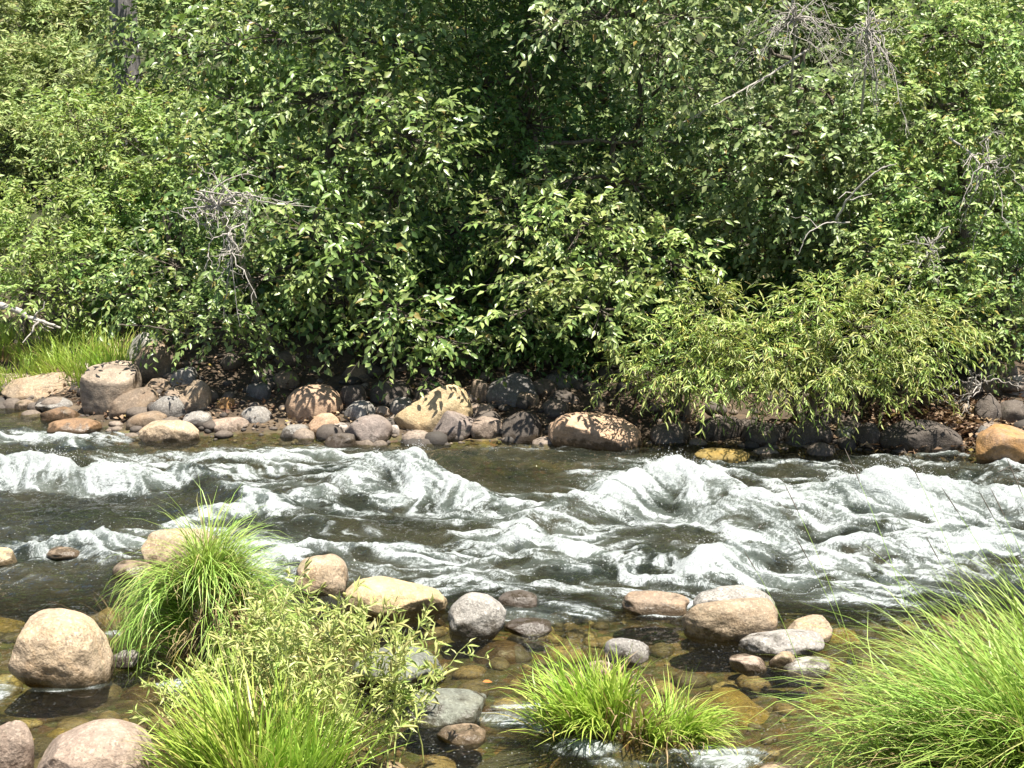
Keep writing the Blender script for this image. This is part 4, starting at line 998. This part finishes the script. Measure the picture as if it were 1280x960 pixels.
def dead_twigs(name, label, cat, centre, sx, sz, n, seed, flow, mat=BARK_PALE, r=.008, group=None, foot=None):
    """a thicket of bare twigs: forked arching stems from one foot, each stem a part"""
    rg = np.random.default_rng(seed); Cc = np.array(centre)
    if foot is None: foot = np.array([Cc[0] + .2, Cc[1] + 1.7, float(terrain(Cc[0] + .2, Cc[1] + 1.7))])
    foot = np.array(foot, float)
    root = tag(empty(name, foot), label, cat, group)
    v, f = tube_arrays(branch_pts(rg, foot, Cc, .1), np.linspace(r * 4, r * 2, 9), 7)
    link("stem", mesh_arrays("stem", v - foot, f, mat, True), root)
    for k in range(n):
        mb = MB()
        s = Cc + rg.normal(0, .3, 3) * [sx, .3, sz]
        e = s + (np.array(flow) * 1.25 + rg.normal(0, .5, 3)) * [sx, .4, sz]
        p = branch_pts(rg, s, e, rg.normal(.05, .1), 8, .012); mb.add(*tube_arrays(p, np.linspace(r, r * .35, 8), 5))
        lv = branch_pts(rg, Cc, s, .03, 5, .01); mb.add(*tube_arrays(lv, np.linspace(r * 1.4, r, 5), 5))
        for j in range(6):
            i = rg.integers(2, 7); dirv = nrm(nrm(p[i] - p[i - 1]) + rg.normal(0, .6, 3)); l = rg.uniform(.12, .4) * (sx + sz) / 2
            sp = branch_pts(rg, p[i], p[i] + dirv * l, rg.normal(0, .03), 5, .01); mb.add(*tube_arrays(sp, np.linspace(r * .55, r * .22, 5), 4))
        link("twig", mb.mesh("twig", mat, True, foot), root)
    return root
DT = "thickets of bare dead twigs"
dead_twigs("dead_branch", "tangle of bare grey twigs among the leaves above the left stone pile", "dead branch", at_depth(272, 258, 14.8), .65, .33, 26, 61, (.2, -.1, -.15), group=DT)
dead_twigs("dead_branch", "bare pale twigs trailing down below the left grey tangle", "dead branch", at_depth(285, 295, 14.55), .3, .55, 9, 62, (-.05, -.1, -.75), group=DT)
dead_twigs("dead_branch", "mass of fine grey bare twigs at the top edge right of centre", "dead branch", at_depth(995, 25, 14.9), .55, .5, 30, 63, (.1, 0, -.55), r=.006, group=DT)
dead_twigs("dead_branch", "second fine grey twig mass at the top edge nearer the light green tree", "dead branch", at_depth(1085, 40, 14.6), .4, .55, 24, 64, (.0, 0, -.6), r=.006, group=DT)
dead_twigs("dead_branch", "brownish bare twigs hanging in the light green tree at right", "dead branch", at_depth(1235, 205, 14.2), .3, .45, 14, 65, (-.1, 0, -.55), r=.006, group=DT)
dead_twigs("dead_branch", "bare grey twigs below the light green tree above the willow", "dead branch", at_depth(1165, 310, 14), .3, .35, 12, 66, (-.2, 0, -.5), r=.006, group=DT)
dead_twigs("dead_branch", "thin bare twigs on the slope above the dark boulder at right", "dead branch", at_depth(1225, 480, 14.1), .4, .2, 9, 67, (-.3, -.1, -.1), r=.006, group=DT)

def lone_branch(name, label, knots, r0, r1, seed, mat=BARK_PALE, side=5, cat="branch"):
    rg = np.random.default_rng(seed)
    K = np.array([at_depth(*k) for k in knots])
    n = len(K); t = np.linspace(0, n - 1, 6 * n); p = np.stack([np.interp(t, np.arange(n), K[:, i]) for i in range(3)], -1)
    for _ in range(3): p[1:-1] = (p[:-2] + p[1:-1] * 2 + p[2:]) / 4
    p[1:-1] += rg.normal(0, .004, p[1:-1].shape)
    root = tag(empty(name, p[0]), label, cat)
    v, f = tube_arrays(p, np.linspace(r0, r1, len(p)), 7); link("limb", mesh_arrays("limb", v - p[0], f, mat, True), root)
    for j in range(side):
        i = rg.integers(len(p) // 4, len(p) - 1); d = nrm(nrm(p[i] - p[i - 1]) * .7 + rg.normal(0, .5, 3))
        s = branch_pts(rg, p[i], p[i] + d * rg.uniform(.12, .4), rg.normal(0, .04), 5, .012)
        v, f = tube_arrays(s, np.linspace(r1 * 1.1, r1 * .4, 5), 5); link("twig", mesh_arrays("twig", v - p[0], f, mat, True), root)
lone_branch("bare_branch", "pale bare branch slanting down to the left from the round leaved tree", [(1010, 62, 15.1), (960, 95, 14.9), (905, 125, 14.7), (850, 155, 14.6)], .014, .005, 71)
lone_branch("bare_branch", "yellowish bare branch rising to the right above the willow", [(1045, 275, 14.3), (1060, 248, 14.2), (1085, 222, 14.1), (1106, 208, 14.1)], .012, .008, 72, side=3)
lone_branch("bare_branch", "thin bare shoot arching down to the left above the willow bushes", [(1062, 278, 14.3), (1032, 278, 14.1), (1008, 292, 14), (998, 318, 14)], .008, .004, 73, side=1)
lone_branch("bare_branch", "curved grey limb in the light green tree at the right edge", [(1186, 172, 14.3), (1212, 190, 14.2), (1224, 205, 14.1), (1219, 238, 14.1)], .013, .007, 74, side=4)
lone_branch("bare_branch", "slim dark branch hanging in the shaded middle of the thicket", [(660, 80, 16), (668, 110, 16), (676, 140, 16), (680, 175, 16.1)], .013, .007, 75, mat=BARK, side=3)
lone_branch("bare_branch", "thin horizontal dead twig above the angular dark boulder", [(148, 406, 15.4), (190, 408, 15.3), (225, 415, 15.2), (262, 424, 15.2)], .008, .004, 76, mat=BARK, side=2)
lone_branch("driftwood", "bleached fallen branch lying in the bank grass at the left edge", [(-20, 378, 17.2), (20, 386, 17), (34, 396, 16.9), (52, 402, 16.8), (76, 410, 16.8)], .05, .014, 77, side=4, cat="driftwood")
lone_branch("dead_twig", "short dead twig sticking out of the white water at right", [(1232, 602, 12.6), (1244, 592, 12.6), (1252, 589, 12.6), (1264, 582, 12.6)], .007, .004, 78, mat=BARK, side=1, cat="twig")
lone_branch("dead_twig", "grey weathered stick lying in the right sedge at the bottom", [(1262, 922, 5.9), (1278, 910, 5.9), (1300, 898, 5.9)], .008, .006, 79, side=1, cat="twig")

# ------------------------------------------------------------------ grass
def blades(rg, base, L, lean, az, bend, width, nseg=6):
    """base (n,3); lean = start tilt, az = azimuth of the lean, bend = extra tilt reached at the tip"""
    n = len(base); s = (np.arange(nseg) + .5) / nseg
    th = np.clip(lean[:, None] + bend[:, None] * s[None] ** 1.4, 0, 2.9)
    step = (L / nseg)[:, None]
    dr = np.sin(th) * step; dz = np.cos(th) * step
    rr = np.concatenate([np.zeros((n, 1)), np.cumsum(dr, 1)], 1); zz = np.concatenate([np.zeros((n, 1)), np.cumsum(dz, 1)], 1)
    az2 = az[:, None] + (rg.normal(0, .25, n))[:, None] * np.linspace(0, 1, nseg + 1)[None] ** 2
    P = np.stack([base[:, 0:1] + rr * np.cos(az2), base[:, 1:2] + rr * np.sin(az2), base[:, 2:3] + zz], -1)
    tw = az + np.pi / 2 + rg.normal(0, .7, n)
    sd = np.stack([np.cos(tw), np.sin(tw), np.zeros(n)], -1)
    w = width[:, None] * np.array([.75, 1, 1, .9, .72, .45, .05])[None, :nseg + 1] if nseg == 6 else width[:, None] * np.linspace(1, .08, nseg + 1)[None]
    V = np.stack([P - sd[:, None] * w[..., None] / 2, P + sd[:, None] * w[..., None] / 2], 2)
    i = np.arange(n * (nseg + 1) * 2).reshape(n, nseg + 1, 2)
    q = np.concatenate([np.stack([i[:, :-1, 0], i[:, :-1, 1], i[:, 1:, 1]], -1)[:, :, None], np.stack([i[:, :-1, 0], i[:, 1:, 1], i[:, 1:, 0]], -1)[:, :, None]], 2)
    return V, q

def tussock(name, label, cat, n, px, py, rx, ry, L, lean, spread, bend, width, mat, seed, bias=(0, 0), parts=90, group=None, dry=None, dome=0.0, zc=0.02, ctr=None, out=.8):
    rg = np.random.default_rng(seed); c = on_plane(px, py) if ctr is None else np.array(ctr, float)
    root = tag(empty(name, (c[0], c[1], float(surf(c[0], c[1])))), label, cat, group); O = np.array(root.location)
    def make(n, m, Lr, wr, ln, bd):
        K = max(4, int(22 * (rx * ry) ** .5 / .3)); kk = rg.integers(0, K, n)
        kr, ka, kl = np.sqrt(rg.random(K)), rg.uniform(0, 2 * np.pi, K), rg.uniform(.6, 1.15, K); kb = rg.normal(0, .28, (K, 2))
        oo = np.stack([np.cos(ka) * kr, np.sin(ka) * kr], -1)[kk] + rg.normal(0, .13, (n, 2))
        r = np.linalg.norm(oo, axis=1).clip(0, 1.15); a = np.arctan2(oo[:, 1], oo[:, 0])
        off = np.stack([np.cos(a) * r * rx, np.sin(a) * r * ry], -1)
        b = np.stack([c[0] + off[:, 0], c[1] + off[:, 1]], -1); z = terrain(b[:, 0], b[:, 1])
        z = np.maximum(z, -.06) + dome * (1 - r ** 2) - .02
        dirv = np.stack([np.cos(a) * r, np.sin(a) * r], -1) * out + rg.normal(0, spread * .8, (n, 2)) + kb[kk] + bias
        az = np.arctan2(dirv[:, 1], dirv[:, 0]); mag = np.linalg.norm(dirv, axis=1)
        return blades(rg, np.concatenate([b, z[:, None]], 1), rg.uniform(Lr[0], Lr[1], n) * kl[kk], np.clip(ln * mag + rg.normal(0, .08, n), 0, 1.5), az,
                      np.clip(bd * (.45 + .75 * mag) + rg.normal(0, .22, n), 0, 2.6), rg.uniform(wr[0], wr[1], n))
    V, q = make(n, mat, L, width, lean, bend)
    tip = V[:, -1].mean(1); score = tip[:, 2] - .5 * tip[:, 1] + rg.normal(0, .15, n)
    top = np.argsort(-score)[:parts]; rest = np.setdiff1d(np.arange(n), top)
    nv = V.shape[1] * 2; T0 = q[0].reshape(-1, 3)
    def joined(idx, VV): return VV[idx].reshape(-1, 3) - O, (T0[None] + (np.arange(len(idx)) * nv)[:, None, None]).reshape(-1, 3)
    tag(link("blades", mesh_arrays("blades", *joined(rest, V), mat), root), kind="stuff")
    for k in top:
        link("blade", mesh_arrays("blade", V[k].reshape(-1, 3) - O, T0, mat), root)
    if dry:
        V2, q2 = make(dry[0], dry[1], (L[0] * .6, L[1] * .8), width, lean * 1.1, bend * 1.25)
        tag(link("dead_blades", mesh_arrays("dead_blades", *joined(np.arange(dry[0]), V2), dry[1]), root), kind="stuff")
    return root

G_SEDGE = leaf_material("sedge_blade", (.085, .165, .02), (.145, .25, .034), (.21, .32, .06), (.32, .44, .05), gloss=.4, rough=.42, odd=(.40, .33, .15), odd_share=.06)
G_GRASS = leaf_material("fresh_grass_blade", (.11, .20, .016), (.175, .28, .026), (.25, .35, .055), (.36, .52, .05), gloss=.4, rough=.4, odd=(.40, .34, .12), odd_share=.04)
G_DRY = leaf_material("dry_sedge_blade", (.18, .12, .05), (.30, .22, .11), (.42, .34, .19), (.4, .3, .14), tfac=.2, gloss=.2, rough=.6)
G_WEED = leaf_material("willow_weed_leaf", (.16, .235, .05), (.23, .31, .07), (.31, .38, .11), (.34, .44, .10), gloss=.4, rough=.45, odd=(.42, .40, .12), odd_share=.05)
G_CATKIN = leaf_material("yellow_catkin", (.30, .34, .07), (.42, .43, .12), (.52, .50, .22), (.5, .5, .15), tfac=.25, gloss=.2, rough=.7, odd=(.5, .42, .3), odd_share=.12)

SG = "grass clumps in the near shallows"
# mossy root mound of the left tussock
tussock("sedge_tussock", "drooping sedge tussock on a dark root mound in the left shallows", "sedge", 2300, 262, 806, .21, .20, (.40, .68), .58, .3, 2.2, (.005, .0095), G_SEDGE, 201, bias=(-.03, -.05), dome=.30, dry=(520, G_DRY), group=SG, parts=110)
tussock("grass_clump", "spiky bright grass clump standing in the middle of the shallows", "grass", 520, 755, 908, .23, .17, (.24, .50), .5, .3, .75, (.008, .015), G_GRASS, 202, bias=(-.03, 0), dome=.08, dry=(150, G_DRY), group=SG, parts=140)
tussock("grass_clump", "small yellowing grass clump right of the spiky one drooping to the water", "grass", 360, 838, 915, .17, .14, (.22, .42), .6, .3, 1.2, (.006, .010), G_GRASS, 203, bias=(.15, -.1), dome=.05, dry=(120, G_DRY), group=SG, parts=60)
tussock("grass_clump", "upright bright green grass in front of the willow weed at bottom left", "grass", 820, 335, 985, .33, .2, (.32, .64), .38, .3, .7, (.007, .013), G_GRASS, 204, bias=(-.05, .02), dry=(90, G_DRY), group=SG, parts=150)
tussock("sedge_tussock", "huge fine bladed sedge filling the bottom right corner", "sedge", 3100, 0, 0, .66, .42, (.50, 1.15), .5, .36, .95, (.006, .0115), G_SEDGE, 205, bias=(-.62, .08), dome=.06, dry=(500, G_DRY), group=SG, parts=180, ctr=(2.40, 5.72, 0))
tussock("grass_clump", "a few wispy bent dry grass stalks left of the sedge tussock", "grass", 26, 150, 800, .08, .08, (.3, .55), .35, .3, .8, (.003, .005), G_DRY, 206, bias=(-.3, 0), group=SG, parts=10)
def bank_tussock(label, px, py, Y, n, seed, L=(.3, .6)):
    c = at_depth(px, py, Y); tussock("grass_tuft", label, "grass", n, 0, 0, .42, .4, L, .3, .35, .8, (.006, .012), G_GRASS, seed, group="grass tufts on the far bank at left", parts=20, ctr=(c[0], c[1], 0), dry=(50, G_DRY))
bank_tussock("sunny bank grass between orange tan rock and squat boulder", 95, 440, 16.9, 520, 211)
bank_tussock("bank grass right behind the big squat boulder", 140, 440, 16.5, 420, 212)
bank_tussock("bank grass around the orange tan rock at the left edge", 30, 455, 17.0, 420, 213, (.2, .42))
bank_tussock("bank grass under the bleached fallen branch", 60, 420, 17.7, 420, 214)
bank_tussock("yellow bank grass in the far left corner", 0, 420, 18, 420, 215)

# tall seeding stalks above the right sedge
rg = np.random.default_rng(81)
root = tag(empty("seed_stalks", (2.1, 5.9, .05)), "tall thin dark tipped seed stalks standing above the right sedge", "grass stalks")
O = np.array(root.location)
for tip in ((1068, 588), (1143, 588), (992, 628), (1192, 632), (1236, 636), (1250, 634), (1168, 690), (1005, 690), (940, 705), (1270, 600)):
    T = at_depth(tip[0], tip[1], 6.1 + rg.normal(0, .15)); B = np.array([min(2.6, T[0] + rg.uniform(.35, .6)), 5.9 + rg.normal(0, .12), .05])
    p = bez(B, (B + T) / 2 + np.array([.05, 0, .12]), T, 12)
    v, f = tube_arrays(p, np.linspace(.0018, .0010, 12), 4); st = link("stalk", mesh_arrays("stalk", v - O, f, G_SEDGE), root)
    d = p[-1] - p[-2]; hp = np.stack([p[-1] + d * k for k in np.linspace(-.5, .9, 6)])
    v, f = tube_arrays(hp, np.array([.0012, .0022, .0026, .0024, .002, .0008]), 6); link("seed_head", mesh_arrays("seed_head", v - O, f, BARK), st)

# ------------------------------------------------------------------ the leafy weed with pale catkins, bottom left
def willow_weed(label, foot, n, tips, seed, group):
    n = int(n * .55); rg = np.random.default_rng(seed); F0 = on_plane(*foot); O = np.array([F0[0], F0[1], float(surf(F0[0], F0[1]))])
    root = tag(empty("willow_weed", O), label, "weed", group)
    LP, LD, LN, LL = [], [], [], []
    for k in range(n):
        tx, ty = tips(rg); Yt = F0[1] + rg.normal(.1, .22)
        T = at_depth(tx, ty, Yt); B = O + np.append(rg.normal(0, .13, 2), -.03); B[0] += (T[0] - O[0]) * .35
        p = bez(B, (B + T) / 2 + np.array([-(T[0] - B[0]) * .18, 0, .10]), T, 12); p[1:] += rg.normal(0, .006, (11, 3))
        mb = MB(); mb.add(*tube_arrays(p, np.linspace(.0042, .0013, 12), 5))
        tws = [p]
        for j in range(rg.integers(3, 7)):
            i = rg.integers(4, 11); d = nrm(nrm(p[i] - p[i - 1]) + rg.normal(0, .55, 3)); s = branch_pts(rg, p[i], p[i] + d * rg.uniform(.08, .22), .015, 7, .004)
            mb.add(*tube_arrays(s, np.linspace(.002, .0009, 7), 4)); tws.append(s)
        stem = link("stem", mb.mesh("stem", G_WEED, False, O), root)
        for w_i, s in enumerate(tws):
            m = 26 if w_i == 0 else 12
            t = rg.uniform(.25 if w_i == 0 else .1, 1, m) * (len(s) - 1); i = np.minimum(t.astype(int), len(s) - 2); fr_ = (t - i)[:, None]
            b = s[i] * (1 - fr_) + s[i + 1] * fr_; ax = nrm(s[i + 1] - s[i])
            LP.append(b); LD.append(nrm(ax * .7 + nrm(rg.normal(0, 1, (m, 3))) * .9)); LN.append(nrm(rg.normal(0, .6, (m, 3)) + [0, -.5, .7])); LL.append(rg.uniform(.035, .08, m))
            if rg.random() < .62:
                e = s[-1]; d = nrm(nrm(s[-1] - s[-2]) + rg.normal(0, .5, 3)); l = rg.uniform(.03, .065); side = nrm(rg.normal(0, 1, 3)) * l * .35
                cp = bez(e, e + d * l * .6 + side, e + d * l + side * 1.8 - np.array([0, 0, l * .25]), 7)
                v, f = tube_arrays(cp, np.array([.002, .0055, .0066, .0064, .0056, .0044, .0012]) * rg.uniform(.8, 1.2), 7)
                v += rg.normal(0, .0005, v.shape); link("catkin", mesh_arrays("catkin", v - O, f, G_CATKIN, True), stem)
    P, D, Nn, L = (np.concatenate(x) for x in (LP, LD, LN, LL))
    V, T, *_ = leaf_verts(P, D, Nn, L, L * rg.uniform(.14, .22, len(L)), LEAF4)
    tag(link("foliage", mesh_arrays("foliage", V.reshape(-1, 3) - O, T, G_WEED), root), kind="stuff")
WW = "leafy weeds with pale catkins"
willow_weed("tall leafy weed with many yellow catkins between sedge tussock and round tan boulder", (345, 915), 48, lambda r: (r.normal(345, 55), r.triangular(700, 750, 870)), 91, WW)
willow_weed("airy leafy weed with few catkins in front of the greenish grey boulders", (455, 965), 40, lambda r: (r.normal(465, 48), r.triangular(715, 800, 900)), 92, WW)
willow_weed("low leafy weed trailing over the water left of the bottom grass", (270, 930), 16, lambda r: (r.normal(255, 32), r.triangular(800, 850, 900)), 93, WW)

# small fallen leaf and bits in the shallows
P0 = on_plane(603, 852, .02)
v = np.array(LEAF6['v']) * [.055, .05, .03]
N = NT("fallen_orange_leaf"); M_OL = N.done(N.bsdf((.45, .16, .04), .5, .4))
tag(link("fallen_leaf", mesh_arrays("fallen_leaf", v, np.array(LEAF6['f']), M_OL), loc=P0), "single orange leaf floating between weed and middle grass clump", "leaf")
